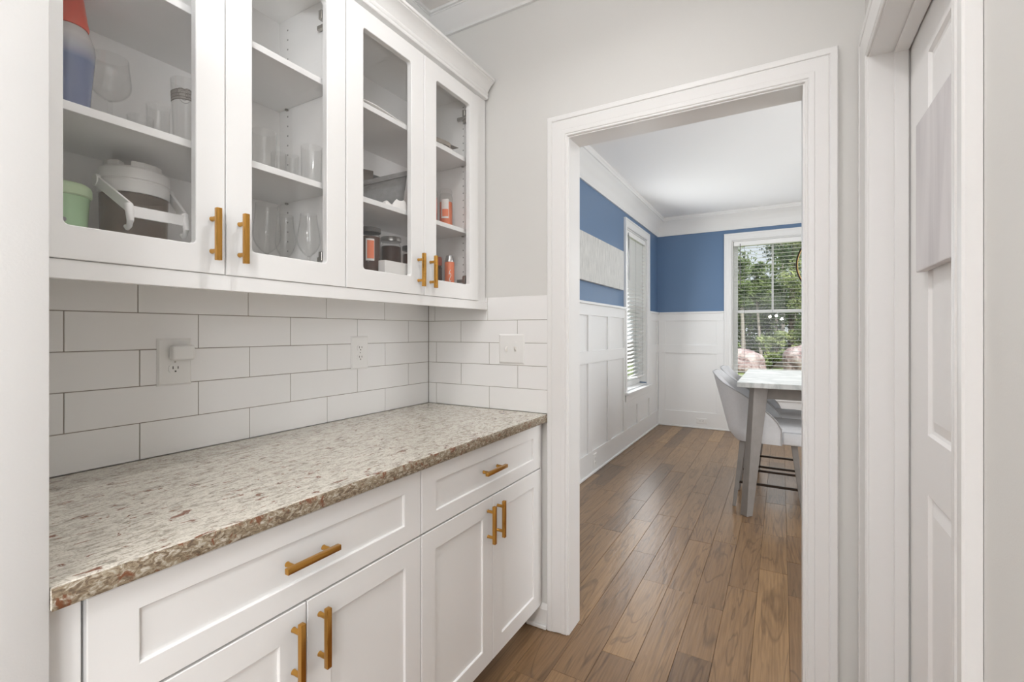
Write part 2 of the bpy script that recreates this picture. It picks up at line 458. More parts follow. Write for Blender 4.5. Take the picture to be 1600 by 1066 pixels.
class MB:
    def __init__(s):
        s.v = []; s.f = []
    def add(s, vs, fs):
        k = len(s.v)
        s.v += [tuple(p) for p in vs]
        s.f += [tuple(i + k for i in f) for f in fs]
        return s
    def box(s, x0, x1, y0, y1, z0, z1):
        v = [(x, y, z) for x in (x0, x1) for y in (y0, y1) for z in (z0, z1)]
        return s.add(v, [(0, 1, 3, 2), (4, 6, 7, 5), (0, 4, 5, 1), (2, 3, 7, 6), (0, 2, 6, 4), (1, 5, 7, 3)])
    def hexa(s, bot, top):
        return s.add(list(bot) + list(top), [(3, 2, 1, 0), (4, 5, 6, 7), (0, 1, 5, 4), (1, 2, 6, 5), (2, 3, 7, 6), (3, 0, 4, 7)])
    def loops(s, loops, closed=True, caps=True):
        n = len(loops[0]); k = len(s.v)
        for l in loops: s.v += [tuple(p) for p in l]
        for a in range(len(loops) - 1):
            for i in range(n if closed else n - 1):
                j = (i + 1) % n
                s.f.append((k + a * n + i, k + a * n + j, k + (a + 1) * n + j, k + (a + 1) * n + i))
        if caps:
            s.f.append(tuple(k + i for i in reversed(range(n))))
            s.f.append(tuple(k + (len(loops) - 1) * n + i for i in range(n)))
        return s
    def prism(s, pts, axis, a0, a1):
        def P(p, a):
            return {'x': (a, p[0], p[1]), 'y': (p[0], a, p[1]), 'z': (p[0], p[1], a)}[axis]
        return s.loops([[P(p, a0) for p in pts], [P(p, a1) for p in pts]])
    def lathe(s, prof, c=(0, 0, 0), n=24, caps=True):
        ls = [[(c[0] + r * math.cos(2 * math.pi * i / n), c[1] + r * math.sin(2 * math.pi * i / n), c[2] + z) for i in range(n)] for r, z in prof]
        return s.loops(ls, True, caps)
    def tube(s, pts, r, n=8, caps=True):
        ls = []
        pts = [Vector(p) for p in pts]
        rs = r if isinstance(r, (list, tuple)) else [r] * len(pts)
        up = Vector((0.137, 0.31, 0.94)).normalized()
        for i, p in enumerate(pts):
            t = (pts[min(i + 1, len(pts) - 1)] - pts[max(i - 1, 0)]).normalized()
            a = t.cross(up)
            if a.length < 1e-3: a = t.cross(Vector((1, 0, 0)))
            a.normalize(); bb = t.cross(a).normalized()
            ls.append([p + (a * math.cos(2 * math.pi * k / n) + bb * math.sin(2 * math.pi * k / n)) * rs[i] for k in range(n)])
        return s.loops(ls, True, caps)
    def build(s, name, m, parent=None, bev=0.0, seg=1, smooth=None, closed=True, recalc=True):
        me = bpy.data.meshes.new(name)
        xs = [p[0] for p in s.v]; ys = [p[1] for p in s.v]; zs = [p[2] for p in s.v]
        c = Vector(((min(xs) + max(xs)) / 2, (min(ys) + max(ys)) / 2, (min(zs) + max(zs)) / 2))
        me.from_pydata([tuple(Vector(p) - c) for p in s.v], [], s.f)
        if recalc or bev > 0:
            bm = bmesh.new(); bm.from_mesh(me)
            if recalc: bmesh.ops.recalc_face_normals(bm, faces=bm.faces)
            if bev > 0:
                bmesh.ops.bevel(bm, geom=list(bm.edges), offset=bev, segments=seg, profile=0.5, affect='EDGES', clamp_overlap=True)
            bm.to_mesh(me); bm.free()
        if smooth is not None:
            for p in me.polygons: p.use_smooth = True
            me.set_sharp_from_angle(angle=R(smooth))
        if m: me.materials.append(m)
        return link_mesh(name, me, c, parent)

BLK = {}
def blk(name, x0, x1, y0, y1, z0, z1, m, parent=None, bev=0.0, seg=1):
    """A box piece; pieces of one size and material share their mesh."""
    key = (name, round(x1 - x0, 4), round(y1 - y0, 4), round(z1 - z0, 4), m.name, bev, seg)
    c = ((x0 + x1) / 2, (y0 + y1) / 2, (z0 + z1) / 2)
    if key not in BLK:
        o = MB().box(x0, x1, y0, y1, z0, z1).build(name, m, parent, bev, seg)
        BLK[key] = o.data
        return o
    return link_mesh(name, BLK[key], c, parent)

def S(o, label=None, cat=None):
    o['kind'] = 'structure'
    if label: o['label'] = label
    if cat: o['category'] = cat
    return o

def copy_tree(o, delta, parent=None):
    c = o.copy(); COL.objects.link(c)
    if parent is not None:
        c.parent = parent
    else:
        c.location = o.location + Vector(delta)
    WP[c.name] = WP[o.name] + Vector(delta)
    for ch in list(o.children):
        copy_tree(ch, delta, c)
    return c

# ------------------------------------------------------------------ main dimensions
XL = -1.515            # tile face of the left pantry wall
YE = 1.797             # tile face of the end wall
YW = 1.805             # painted face of the end wall
YD = 1.915             # dining face of that wall
XR = 0.224             # right pantry wall
CZ = 2.785             # ceilings
DX = -1.475            # dining left wall
DY = 6.53              # dining far wall
DR = 2.40              # dining right wall
OPL, OPR, OPT = -0.766, 0.060, 2.072   # doorway
DRL, DRN, DRT = 1.694, 0.914, 2.062    # closet opening: far edge, near edge, top

# ------------------------------------------------------------------ floor
random.seed(4)
floor = S(MB().box(-4.0, 4.0, -4.2, DY + 0.15, -0.12, -0.0105).build('floor', M_SUB), 'brown hickory plank floor running through pantry into dining room', 'floor')
PW = 0.1285
x = -0.488 - PW * 8
ROWS = []
while x < 2.25:
    y = 0.25 - random.random() * 0.6
    while y < DY:
        ln = random.choice((0.38, 0.5, 0.62, 0.75, 0.9, 1.1, 1.25))
        y2 = min(y + ln, DY)
        if DY - y2 < 0.12: y2 = DY
        x0, x1 = x, x + PW
        if y2 - y > 0.06:
            ROWS.append((x0, x1, y, y2))
        y = y2
    x += PW
for (x0, x1, y0, y1) in ROWS:
    if x1 < DX + 0.02 or (y0 < 1.2 and (x0 > 0.25 or x1 < -1.0)): continue
    if x0 > 0.25 and y1 < 1.7: continue
    g = 0.0004
    blk('plank', max(x0, DX) + g, x1 - g, y0 + g, y1 - g, -0.0105, random.choice((0.0, 0.0, -0.0006)), M_PLANK, floor, 0.0010)
S(MB().box(-4.0, 4.0, -4.2, -0.35, -0.0104, -0.0005).build('floor_kitchen', M_PLANK), 'plain stretch of kitchen floor behind the pantry', 'floor')

# ------------------------------------------------------------------ pantry walls
wl = S(MB().box(-1.66, XL - 0.009, 0.0, 1.86, 0, CZ).build('wall_left', M_WALL), 'painted left pantry wall behind cabinets and tiled backsplash', 'wall')
wz = MB()
wz.box(-1.523, OPL - 0.02, YW, YD, 0, CZ)
wz.box(OPR + 0.02, 0.40, YW, YD, 0, CZ)
wz.box(OPL - 0.02, OPR + 0.02, YW, YD, OPT + 0.02, CZ)
we = S(wz.build('wall_end', M_WALL), 'greige pantry end wall around the dining room doorway', 'wall')
wz = MB()
wz.box(XR, XR + 0.115, DRL + 0.02, YW - 0.001, 0, CZ)
wz.box(XR, XR + 0.115, -0.25, DRN - 0.02, 0, CZ)
wz.box(XR, XR + 0.115, DRN - 0.02, DRL + 0.02, DRT + 0.02, CZ)
S(wz.build('wall_right', M_WALL), 'greige right pantry wall around the closet door', 'wall')
wn_ = MB().box(-1.66, -0.866, 0.105, 0.2370, 0, CZ)
S(wn_.build('wall_near', M_WALL2, None, 0.002, 2, 40), 'pale painted end of wall left of the counter', 'wall')
# kitchen shell behind the camera
S(MB().box(-3.6, -1.661, 0.105, 0.2395, 0, CZ).build('wall_kitchen_front', M_WALL2), 'plain kitchen wall continuing behind the pantry', 'wall')
S(MB().box(-3.6, 3.6, -4.15, -4.0, 0, CZ).build('wall_kitchen_back', M_WALL2), 'plain kitchen wall behind the photographer', 'wall')
S(MB().box(-3.75, -3.6, -4.15, 0.24, 0, CZ).build('wall_kitchen_left', M_WALL2), 'plain kitchen side wall out of the picture', 'wall')
S(MB().box(3.6, 3.75, -4.15, -0.25, 0, CZ).build('wall_kitchen_right', M_WALL2), 'plain kitchen wall on the right out of the picture', 'wall')
S(MB().box(XR, 3.6, -0.40, -0.2505, 0, CZ).build('wall_kitchen_return', M_WALL2), 'plain wall returning behind the closet', 'wall')
S(MB().box(1.2, 1.3, -0.25, 1.804, 0, CZ).build('wall_closet_back', M_WALL), 'back wall of the closet behind the panelled door', 'wall')
S(MB().box(-3.9, 3.9, -4.2, YW + 0.05, CZ, CZ + 0.12).build('ceiling', M_CEIL), 'off white pantry ceiling above the cabinets', 'ceiling')
S(MB().box(-1.7, 2.6, YW + 0.051, DY + 0.2, CZ, CZ + 0.12).build('ceiling_dining', M_CEIL2), 'lightly textured white dining room ceiling', 'ceiling')

# ------------------------------------------------------------------ backsplash tiles (parts of their walls)
TZ = [0.914, 1.0145, 1.115, 1.2145, 1.3155, 1.421]
S_L = [0.292, 0.440, 0.292, 0.440, 0.288]     # one joint of every row, bottom row first
G = 0.0011
blk('grout_bed', XL - 0.0088, XL - 0.0018, 0.2400, YW - 0.001, 0.9145, 1.42, M_GROUT, wl)
blk('grout_bed', XL, -0.8625, YE + 0.0018, YW - 0.0002, 0.9145, 1.42, M_GROUT, we)
for r_ in range(5):
    j = S_L[r_] - 0.3035
    ys = [0.2402]
    while j < 1.78:
        if j > 0.26: ys.append(j)
        j += 0.3035
    ys.append(YE)
    for a, b_ in zip(ys, ys[1:]):
        blk('tile', XL - 0.0085, XL, a + G, b_ - G, TZ[r_] + G, TZ[r_ + 1] - G, M_TILE, wl, 0.0008, 1)
S_E = [-1.465, -1.316, -1.465, -1.318, -1.475]
for r_ in range(5):
    j = S_E[r_]
    xs = [XL + 0.001]
    while j < -0.88:
        xs.append(j); j += 0.307
    xs.append(-0.8625)
    for a, b_ in zip(xs, xs[1:]):
        blk('tile', a + G, b_ - G, YE, YE + 0.0078, TZ[r_] + G, TZ[r_ + 1] - G, M_TILE, we, 0.0008, 1)

# ------------------------------------------------------------------ mouldings
CAS = [(0, 0), (0, 0.008), (0.003, 0.0105), (0.007, 0.0105), (0.009, 0.0085), (0.012, 0.0115), (0.026, 0.0125), (0.028, 0.0095),
       (0.031, 0.0110), (0.045, 0.0120), (0.056, 0.0150), (0.064, 0.0175), (0.067, 0.0150), (0.070, 0.0190), (0.086, 0.0200), (0.089, 0.0175), (0.089, 0)]
def casing(name, F, a0, a1, z0, z1, prof, m, parent=None, four=False):
    """Mitred moulding round an opening: F(a, z, proud) gives the point; with four=True it closes below too."""
    ls = []
    for o_, p_ in prof:
        lo = z0 - o_ if four else z0
        ring = [F(a0 - o_, lo, p_), F(a0 - o_, z1 + o_, p_), F(a1 + o_, z1 + o_, p_), F(a1 + o_, lo, p_)]
        ls.append(ring)
    mb = MB().loops(ls, closed=four, caps=False)
    if not four:
        mb.add([l[0] for l in ls], [tuple(range(len(ls)))])
        mb.add([l[3] for l in ls], [tuple(range(len(ls)))])
    return mb.build(name, m, parent, smooth=25)

# doorway to the dining room
S(casing('trim_1', lambda a, z, p: (a, YW - 0.0005 - p, z), OPL - 0.005, OPR + 0.005, 0.002, OPT + 0.005, CAS, M_TRIM), 'white moulded casing round the dining room doorway', 'door trim')
S(casing('trim_2', lambda a, z, p: (a, YD + 0.0005 + p, z), OPL - 0.005, OPR + 0.005, 0.002, OPT + 0.005, CAS, M_TRIM), 'casing on the dining side of the doorway', 'door trim')
mb = MB()
mb.box(OPL - 0.019, OPL, YW - 0.004, YD + 0.004, 0.001, OPT)
mb.box(OPR, OPR + 0.019, YW - 0.004, YD + 0.004, 0.001, OPT)
mb.box(OPL - 0.019, OPR + 0.019, YW - 0.004, YD + 0.004, OPT, OPT + 0.019)
S(mb.build('trim_3', M_TRIM), 'flat white jamb lining the dining room doorway', 'door trim')

# crown in the pantry
CRN = [(0.0, 0.090), (0.012, 0.090), (0.012, 0.078), (0.016, 0.074), (0.022, 0.070), (0.034, 0.052), (0.050, 0.036), (0.066, 0.024), (0.070, 0.018), (0.074, 0.018), (0.074, 0.012), (0.084, 0.012), (0.084, 0.0)]
def sweep_in(name, path, prof, ztop, m, parent=None):
    """Moulding under a ceiling along path = [(x, y, nx, ny)] mitre points and their inward offsets."""
    ls = [[(x + nx * o_, y + ny * o_, ztop - d) for (x, y, nx, ny) in path] for o_, d in prof]
    mb = MB().loops(ls, closed=False, caps=False)
    for k in (0, len(path) - 1):
        mb.add([l[k] for l in ls], [tuple(range(len(ls)))])
    return mb.build(name, m, parent, smooth=28)
S(sweep_in('trim_4', [(XL - 0.008, 0.241, 1, 0), (XL - 0.008, YW - 0.0006, 1, -1), (XR - 0.001, YW - 0.0006, -1, -1), (XR - 0.001, -0.40, -1, 0)], CRN, CZ - 0.0005, M_TRIM), 'white crown moulding where the pantry wall meets the ceiling', 'crown moulding')

# baseboard under the end of the lower cabinets
mb = MB().prism([(YW - 0.0005, 0.001), (YW - 0.0145, 0.001), (YW - 0.0145, 0.080), (YW - 0.010, 0.092), (YW - 0.006, 0.098), (YW - 0.0005, 0.10)], 'x', -0.958, -0.8625)
bb = mb.build('baseboard_end', M_TRIM)
S(bb, 'short white baseboard in the toe space beside the doorway', 'baseboard')
blk('shoe_moulding', -0.958, -0.8625, YW - 0.026, YW - 0.0147, 0.001, 0.018, M_TRIM, bb, 0.004, 2)
S(MB().prism([(YW - 0.0005, 0.001), (YW - 0.0145, 0.001), (YW - 0.0145, 0.10), (YW - 0.0005, 0.115)], 'x', OPR + 0.0955, XR - 0.02).build('baseboard_right', M_TRIM), 'sliver of white baseboard right of the doorway', 'baseboard')

# closet door
d1 = thing('door_1', 'white panelled closet door set back in the right wall', 'door', (XR + 0.06, 1.3, 0), kind='structure')
S(casing('trim_5', lambda a, z, p: (XR - 0.0005 - p, a, z), DRN - 0.005, DRL + 0.005, 0.002, DRT + 0.005, CAS, M_TRIM), 'white moulded casing round the closet door', 'door trim')
mb = MB()
mb.box(XR - 0.004, XR + 0.112, DRL, DRL + 0.018, 0.001, DRT)
mb.box(XR - 0.004, XR + 0.112, DRN - 0.018, DRN, 0.001, DRT)
mb.box(XR - 0.004, XR + 0.112, DRN - 0.018, DRL + 0.018, DRT, DRT + 0.018)
mb.build('jamb', M_TRIM, d1)
mb = MB()
mb.box(XR + 0.052, XR + 0.084, DRL - 0.010, DRL - 0.0002, 0.001, DRT - 0.0002)
mb.box(XR + 0.052, XR + 0.084, DRN + 0.0002, DRN + 0.010, 0.001, DRT - 0.0002)
mb.box(XR + 0.052, XR + 0.084, DRN + 0.010, DRL - 0.010, DRT - 0.010, DRT - 0.0002)
mb.build('door_stop', M_TRIM, d1, 0.0015)
# leaf with two tall recessed, raised-field panels
LX = XR + 0.0885
def leaf_ring(y0, y1, z0, z1, x):
    return [(x, y0, z0), (x, y1, z0), (x, y1, z1), (x, y0, z1)]
mb = MB()
PY0, PY1 = DRN + 0.185, DRL - 0.182
pz = [(0.24, 0.862), (1.008, 1.955)]
ys_, zs_ = [DRN + 0.004, PY0, PY1, DRL - 0.004], [0.012, pz[0][0], pz[0][1], pz[1][0], pz[1][1], DRT - 0.004]
for iy in range(3):
    for iz in range(5):
        if iy == 1 and iz in (1, 3): continue
        a = [(LX, ys_[iy], zs_[iz]), (LX, ys_[iy + 1], zs_[iz]), (LX, ys_[iy + 1], zs_[iz + 1]), (LX, ys_[iy], zs_[iz + 1])]
        mb.add(a, [(0, 3, 2, 1)])
for (a, b_) in pz:
    rs = [leaf_ring(PY0, PY1, a, b_, LX), leaf_ring(PY0 + .006, PY1 - .006, a + .006, b_ - .006, LX + 0.007), leaf_ring(PY0 + .013, PY1 - .013, a + .013, b_ - .013, LX + 0.009),
          leaf_ring(PY0 + .040, PY1 - .040, a + .040, b_ - .040, LX + 0.002)]
    k = len(mb.v)
    mb.loops(rs, True, False)
    mb.add(rs[-1], [(0, 3, 2, 1)])
mb.loops([leaf_ring(ys_[0], ys_[3], zs_[0], zs_[5], LX), leaf_ring(ys_[0], ys_[3], zs_[0], zs_[5], LX + 0.035)], True, False)
mb.add(leaf_ring(ys_[0], ys_[3], zs_[0], zs_[5], LX + 0.035), [(0, 1, 2, 3)])
mb.build('leaf', M_DOOR, d1)
mb = MB().lathe([(0.026, 0), (0.026, 0.006), (0.012, 0.010), (0.010, 0.030), (0.022, 0.040), (0.027, 0.052), (0.022, 0.062), (0.0, 0.066)], (0, 0, 0), 20)
mb.v = [(LX - 0.0006 - z, DRN + 0.065 + y, 0.95 + x) for x, y, z in mb.v]
mb.build('knob', M_HINGE, d1, smooth=50)
# canvas hung on it
mb = MB().box(LX - 0.020, LX - 0.001, 1.085, 1.527, 1.413, 1.782)
tag(mb.build('canvas_print', M_LILAC, None, 0.002, 2), 'pale lilac grey canvas hanging on the white closet door', 'picture')

# ------------------------------------------------------------------ worktop
mb = MB().box(XL + 0.0005, -0.864, 0.2376, YE - 0.0006, 0.880, 0.9136)
ct = mb.build('worktop', M_GRAN, None, 0.003, 2)
tag(ct, 'speckled beige granite worktop on the lower cabinets', 'countertop')
# uneven, darker front edge of the worktop
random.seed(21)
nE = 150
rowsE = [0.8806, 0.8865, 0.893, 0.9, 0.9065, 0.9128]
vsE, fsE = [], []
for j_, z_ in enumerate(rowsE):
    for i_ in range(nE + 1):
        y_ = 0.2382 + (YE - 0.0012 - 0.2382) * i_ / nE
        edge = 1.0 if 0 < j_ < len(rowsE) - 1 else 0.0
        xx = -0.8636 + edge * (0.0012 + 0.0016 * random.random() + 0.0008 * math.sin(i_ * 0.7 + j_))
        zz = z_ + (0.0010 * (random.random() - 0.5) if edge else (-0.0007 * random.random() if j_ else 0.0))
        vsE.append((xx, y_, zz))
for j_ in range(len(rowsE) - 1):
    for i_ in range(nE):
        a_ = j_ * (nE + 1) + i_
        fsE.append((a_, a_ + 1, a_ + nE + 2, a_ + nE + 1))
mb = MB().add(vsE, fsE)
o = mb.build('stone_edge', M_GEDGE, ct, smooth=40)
o['label'] = 'darker uneven stone edge flecked with rust'

# ------------------------------------------------------------------ cabinet doors and handles
def handle(axis, c, xf, parent, ln=0.13, post=0.088):
    """Square gold bar on two round posts; xf is the door's front."""
    y, z = c
    mb = MB()
    h = ln / 2
    if axis == 'z':
        mb.box(xf + 0.022, xf + 0.034, y - 0.006, y + 0.006, z - h, z + h)
    else:
        mb.box(xf + 0.022, xf + 0.034, y - h, y + h, z - 0.006, z + 0.006)
    me = bpy.data.meshes.new('tmp'); me.from_pydata(mb.v, [], mb.f)
    bm = bmesh.new(); bm.from_mesh(me)
    bmesh.ops.recalc_face_normals(bm, faces=bm.faces)
    bmesh.ops.bevel(bm, geom=list(bm.edges), offset=0.0012, segments=2, profile=0.5, affect='EDGES')
    bm.verts.index_update()
    o = MB(); o.add([v.co[:] for v in bm.verts], [[v.index for v in f.verts] for f in bm.faces]); bm.free()
    bpy.data.meshes.remove(me)
    for s in (-1, 1):
        q = (0, s * post / 2) if axis == 'z' else (s * post / 2, 0)
        o.tube([(xf + 0.0002, y + q[0], z + q[1]), (xf + 0.003, y + q[0], z + q[1]), (xf + 0.0225, y + q[0], z + q[1])], [0.0060, 0.0052, 0.0052], 14)
    ob = o.build('handle', M_BRASS, parent, smooth=35)
    ob['label'] = 'square gold bar handle'
    return ob

def shaker(name, y0, y1, z0, z1, xb, th, fr, parent, frz=None):
    """Flat recessed-panel front in the plane x = const facing +X."""
    frz = frz or fr
    xf = xb + th
    def rg(o, oz, x): return [(x, y0 + o, z0 + oz), (x, y1 - o, z0 + oz), (x, y1 - o, z1 - oz), (x, y0 + o, z1 - oz)]
    rs = [rg(0.0, 0.0, xb), rg(0, 0, xf - 0.0015), rg(0.0015, 0.0015, xf), rg(fr - 0.0015, frz - 0.0015, xf), rg(fr, frz, xf - 0.0015), rg(fr + 0.0005, frz + 0.0005, xf - 0.007)]
    return MB().loops(rs, True, True).build(name, M_CAB, parent)

def glass_door(y0, y1, z0, z1, xb, th, gy0, gy1, gz0, gz1, parent, rad=0.010):
    xf = xb + th
    n = 5
    def arc(r, e):
        out = []
        for (cy, cz, a0) in ((gy1 - r, gz1 - r, 0), (gy0 + r, gz1 - r, 90), (gy0 + r, gz0 + r, 180), (gy1 - r, gz0 + r, 270)):
            out.append([(cy + (r + e) * math.cos(R(a0 + 90 * i / n)), cz + (r + e) * math.sin(R(a0 + 90 * i / n))) for i in range(n + 1)])
        return out
    def outer(e): return [(y1 - e, z1 - e), (y0 + e, z1 - e), (y0 + e, z0 + e), (y1 - e, z0 + e)]
    mb = MB()
    def plate(x, oe, ae):
        A = arc(rad, ae); O = outer(oe)
        for k in range(4):
            k2 = (k + 1) % 4
            vs = [(x, *O[k])] + [(x, *p) for p in A[k]]
            mb.add(vs, [(0, i, i + 1) for i in range(1, n + 1)])
            mb.add([(x, *O[k]), (x, *A[k][-1]), (x, *A[k2][0]), (x, *O[k2])], [(0, 1, 2, 3)])
    plate(xf, 0.0015, 0.0015)
    plate(xb, 0, 0)
    L = lambda x, e: [(x, *p) for q in arc(rad, e) for p in q]
    mb.loops([L(xf, 0.0015), L(xf - 0.0015, 0), L(xb, 0)], True, False)
    mb.loops([[(xf, *p) for p in outer(0.0015)], [(xf - 0.0015, *p) for p in outer(0)], [(xb, *p) for p in outer(0)]], True, False)
    me_o = mb.build('door', M_CAB, parent)
    bm = bmesh.new(); bm.from_mesh(me_o.data); bmesh.ops.remove_doubles(bm, verts=bm.verts, dist=1e-5); bmesh.ops.recalc_face_normals(bm, faces=bm.faces); bm.to_mesh(me_o.data); bm.free()
    MB().box(xb - 0.0045, xb - 0.0005, gy0 - 0.012, gy1 + 0.012, gz0 - 0.012, gz1 + 0.012).build('glass_pane', M_PANE, me_o)
    return me_o

# ------------------------------------------------------------------ lower cabinets
def lower_unit(label, y0, y1, ymid, hy):
    t = thing('base_cabinet', label, 'cabinet', (-1.2, (y0 + y1) / 2, 0), 'lower cabinets under the granite')
    mb = MB()
    mb.box(-1.505, -0.907, y0 + 0.001, y0 + 0.018, 0.103, 0.878)
    mb.box(-1.505, -0.907, y1 - 0.018, y1 - 0.001, 0.103, 0.878)
    mb.box(-1.505, -0.907, y0 + 0.018, y1 - 0.018, 0.103, 0.12)
    mb.box(-1.505, -0.907, y0 + 0.018, y1 - 0.018, 0.862, 0.878)
    mb.box(-1.505, -1.497, y0 + 0.018, y1 - 0.018, 0.12, 0.862)
    mb.box(-0.925, -0.907, y0 + 0.018, y1 - 0.018, 0.66, 0.72)
    mb.build('body', M_CAB, t)
    MB().box(-0.985, -0.968, y0 + 0.001, y1 - 0.001, 0.001, 0.102).build('toe_kick', M_CAB, t)
    dr = shaker('drawer', y0 + 0.0015, y1 - 0.0015, 0.6885, 0.8705, -0.9055, 0.0205, 0.066, t, 0.048)
    handle('y', (hy, 0.783), -0.885, dr)
    da = shaker('door', y0 + 0.0015, ymid - 0.0015, 0.104, 0.6835, -0.9055, 0.0205, 0.062, t)
    handle('z', (ymid - 0.032, 0.596), -0.885, da)
    db = shaker('door', ymid + 0.0015, y1 - 0.0015, 0.104, 0.6835, -0.9055, 0.0205, 0.062, t)
    handle('z', (ymid + 0.032, 0.596), -0.885, db)
    return t
lower_unit('white lower cabinet with a wide drawer beside the near wall end', 0.281, 1.0175, 0.650, 0.648)
lower_unit('white lower cabinet with drawer and doors next to the doorway', 1.0185, 1.777, 1.397, 1.381)
t = tag(MB().box(-0.915, -0.893, 0.2405, 0.2785, 0.103, 0.879).build('filler_strip', M_CAB, None, 0.001), 'narrow white filler strip between near wall and lower cabinet', 'trim')
t = tag(MB().box(-0.915, -0.890, 1.7785, YE - 0.001, 0.103, 0.879).build('filler_strip', M_CAB, None, 0.001), 'narrow white filler strip between lower cabinet and end wall', 'trim')

# ------------------------------------------------------------------ upper cabinets
ZS = (1.710, 2.022)
def upper_unit(label, y0, y1, ymid, doors):
    t = thing('wall_cabinet', label, 'cabinet', (-1.34, (y0 + y1) / 2, 1.40), 'glass-front upper cabinets')
    for a in (y0 + 0.0005, y1 - 0.0165):
        MB().box(-1.513, -1.1845, a, a + 0.016, 1.40, 2.322).build('side_panel', M_CABIN, t)
    MB().box(-1.480, -1.470, y0 + 0.0168, y1 - 0.0168, 1.4195, 2.305).build('back_panel', M_CABIN, t)
    MB().box(-1.513, -1.1845, y0 + 0.0168, y1 - 0.0168, 1.4005, 1.419).build('bottom_panel', M_CABIN, t)
    MB().box(-1.513, -1.1845, y0 + 0.0168, y1 - 0.0168, 2.3055, 2.322).build('top_panel', M_CABIN, t)
    for z in ZS:
        MB().box(-1.4695, -1.192, y0 + 0.0175, y1 - 0.0175, z - 0.018, z).build('shelf', M_CAB, t, 0.0008)
    mb = MB()
    for yy, s in ((y0 + 0.0167, 1), (y1 - 0.0167, -1)):
        for xx in (-1.235, -1.425):
            z = 1.50
            while z < 2.27:
                mb.tube([(xx, yy, z), (xx, yy + s * 0.0004, z)], 0.0028, 8)
                z += 0.032
    o = mb.build('pin_holes', M_PIN, t); o['kind'] = 'stuff'
    mb = MB()
    for z in ZS:
        for yy, s in ((y0 + 0.0172, 1), (y1 - 0.0172, -1)):
            for xx in (-1.235, -1.425):
                mb.box(xx - 0.004, xx + 0.004, min(yy, yy + s * 0.008), max(yy, yy + s * 0.008), z - 0.0235, z - 0.0185)
    o = mb.build('shelf_pins', M_HINGE, t); o['kind'] = 'stuff'
    for i, (a, b_, ga, gb, hy) in enumerate(doors):
        d = glass_door(a, b_, 1.4015, 2.306, -1.1825, 0.0195, ga, gb, 1.466, 2.243, t)
        handle('z', (hy, 1.4915), -1.163, d, 0.122, 0.076)
        s = 1 if i == 0 else -1
        yy = y0 + 0.0175 if i == 0 else y1 - 0.0175
        for z in (1.49, 2.215):
            mb = MB()
            mb.box(-1.262, -1.19, min(yy, yy + s * 0.012), max(yy, yy + s * 0.012), z - 0.007, z + 0.007)
            mb.box(-1.232, -1.214, min(yy, yy + s * 0.009), max(yy, yy + s * 0.009), z - 0.024, z + 0.024)
            mb.box(-1.205, -1.190, min(yy + s * 0.010, yy + s * 0.05), max(yy + s * 0.010, yy + s * 0.05), z - 0.014, z + 0.014)
            mb.build('hinge', M_HINGE, d, 0.0015)
        mb = MB().box(-1.200, -1.190, min(yy, yy + s * 0.006), max(yy, yy + s * 0.006), 1.838, 1.852)
        mb.build('bumper', M_MARK, d)
    return t
uA = upper_unit('glass-front white upper cabinet holding glassware and a tall vase', 0.2715, 0.9912, 0.6315,
                [(0.2725, 0.6300, 0.337, 0.565, 0.600), (0.6330, 0.9900, 0.697, 0.922, 0.665)])
uB = upper_unit('glass-front white upper cabinet holding candle jars and felt bin', 0.9922, 1.7195, 1.356,
                [(0.9935, 1.3545, 1.061, 1.285, 1.322), (1.3575, 1.7185, 1.427, 1.651, 1.390)])
tag(MB().box(-1.20, -1.170, 0.2405, 0.2710, 1.366, 2.322).build('filler_strip', M_CAB), 'white filler strip between near wall and upper cabinet', 'trim')
tag(MB().box(-1.20, -1.178, 1.7200, YE - 0.001, 1.3998, 2.322).build('filler_strip', M_CAB, None, 0.001), 'white filler strip between upper cabinet and end wall', 'trim')
tag(MB().box(-1.186, -1.166, 0.2715, YE - 0.001, 1.3635, 1.4006).build('light_rail', M_CAB, None, 0.0012), 'white light rail running under both upper cabinets', 'trim')
cp = [(-1.185, 2.3225), (-1.160, 2.3225), (-1.158, 2.326), (-1.158, 2.333), (-1.161, 2.336), (-1.158, 2.339), (-1.156, 2.345), (-1.158, 2.350), (-1.160, 2.352), (-1.156, 2.358),
      (-1.150, 2.368), (-1.140, 2.379), (-1.130, 2.386), (-1.126, 2.388), (-1.126, 2.391), (-1.121, 2.393), (-1.121, 2.403), (-1.185, 2.403)]
tag(MB().prism(cp, 'y', 0.2405, YE - 0.0095).build('cabinet_crown', M_CAB, None, smooth=25), 'white crown moulding along the tops of the upper cabinets', 'trim')

# ------------------------------------------------------------------ electric plates in the backsplash
def oval(mb, plane, c, w, h, d0, d1, n=20):
    pts = []
    for i in range(n):
        a = 2 * math.pi * i / n
        x_, y_ = w / 2 * math.cos(a) * 1.15, h / 2 * math.sin(a)
        x_ = max(-w / 2, min(w / 2, x_)); y_ = max(-h / 2 * 0.92, min(h / 2 * 0.92, y_))
        pts.append((c[0] + x_, c[1] + y_))
    mb.loops([[plane(p[0], p[1], d0) for p in pts], [plane(p[0], p[1], d1) for p in pts]])

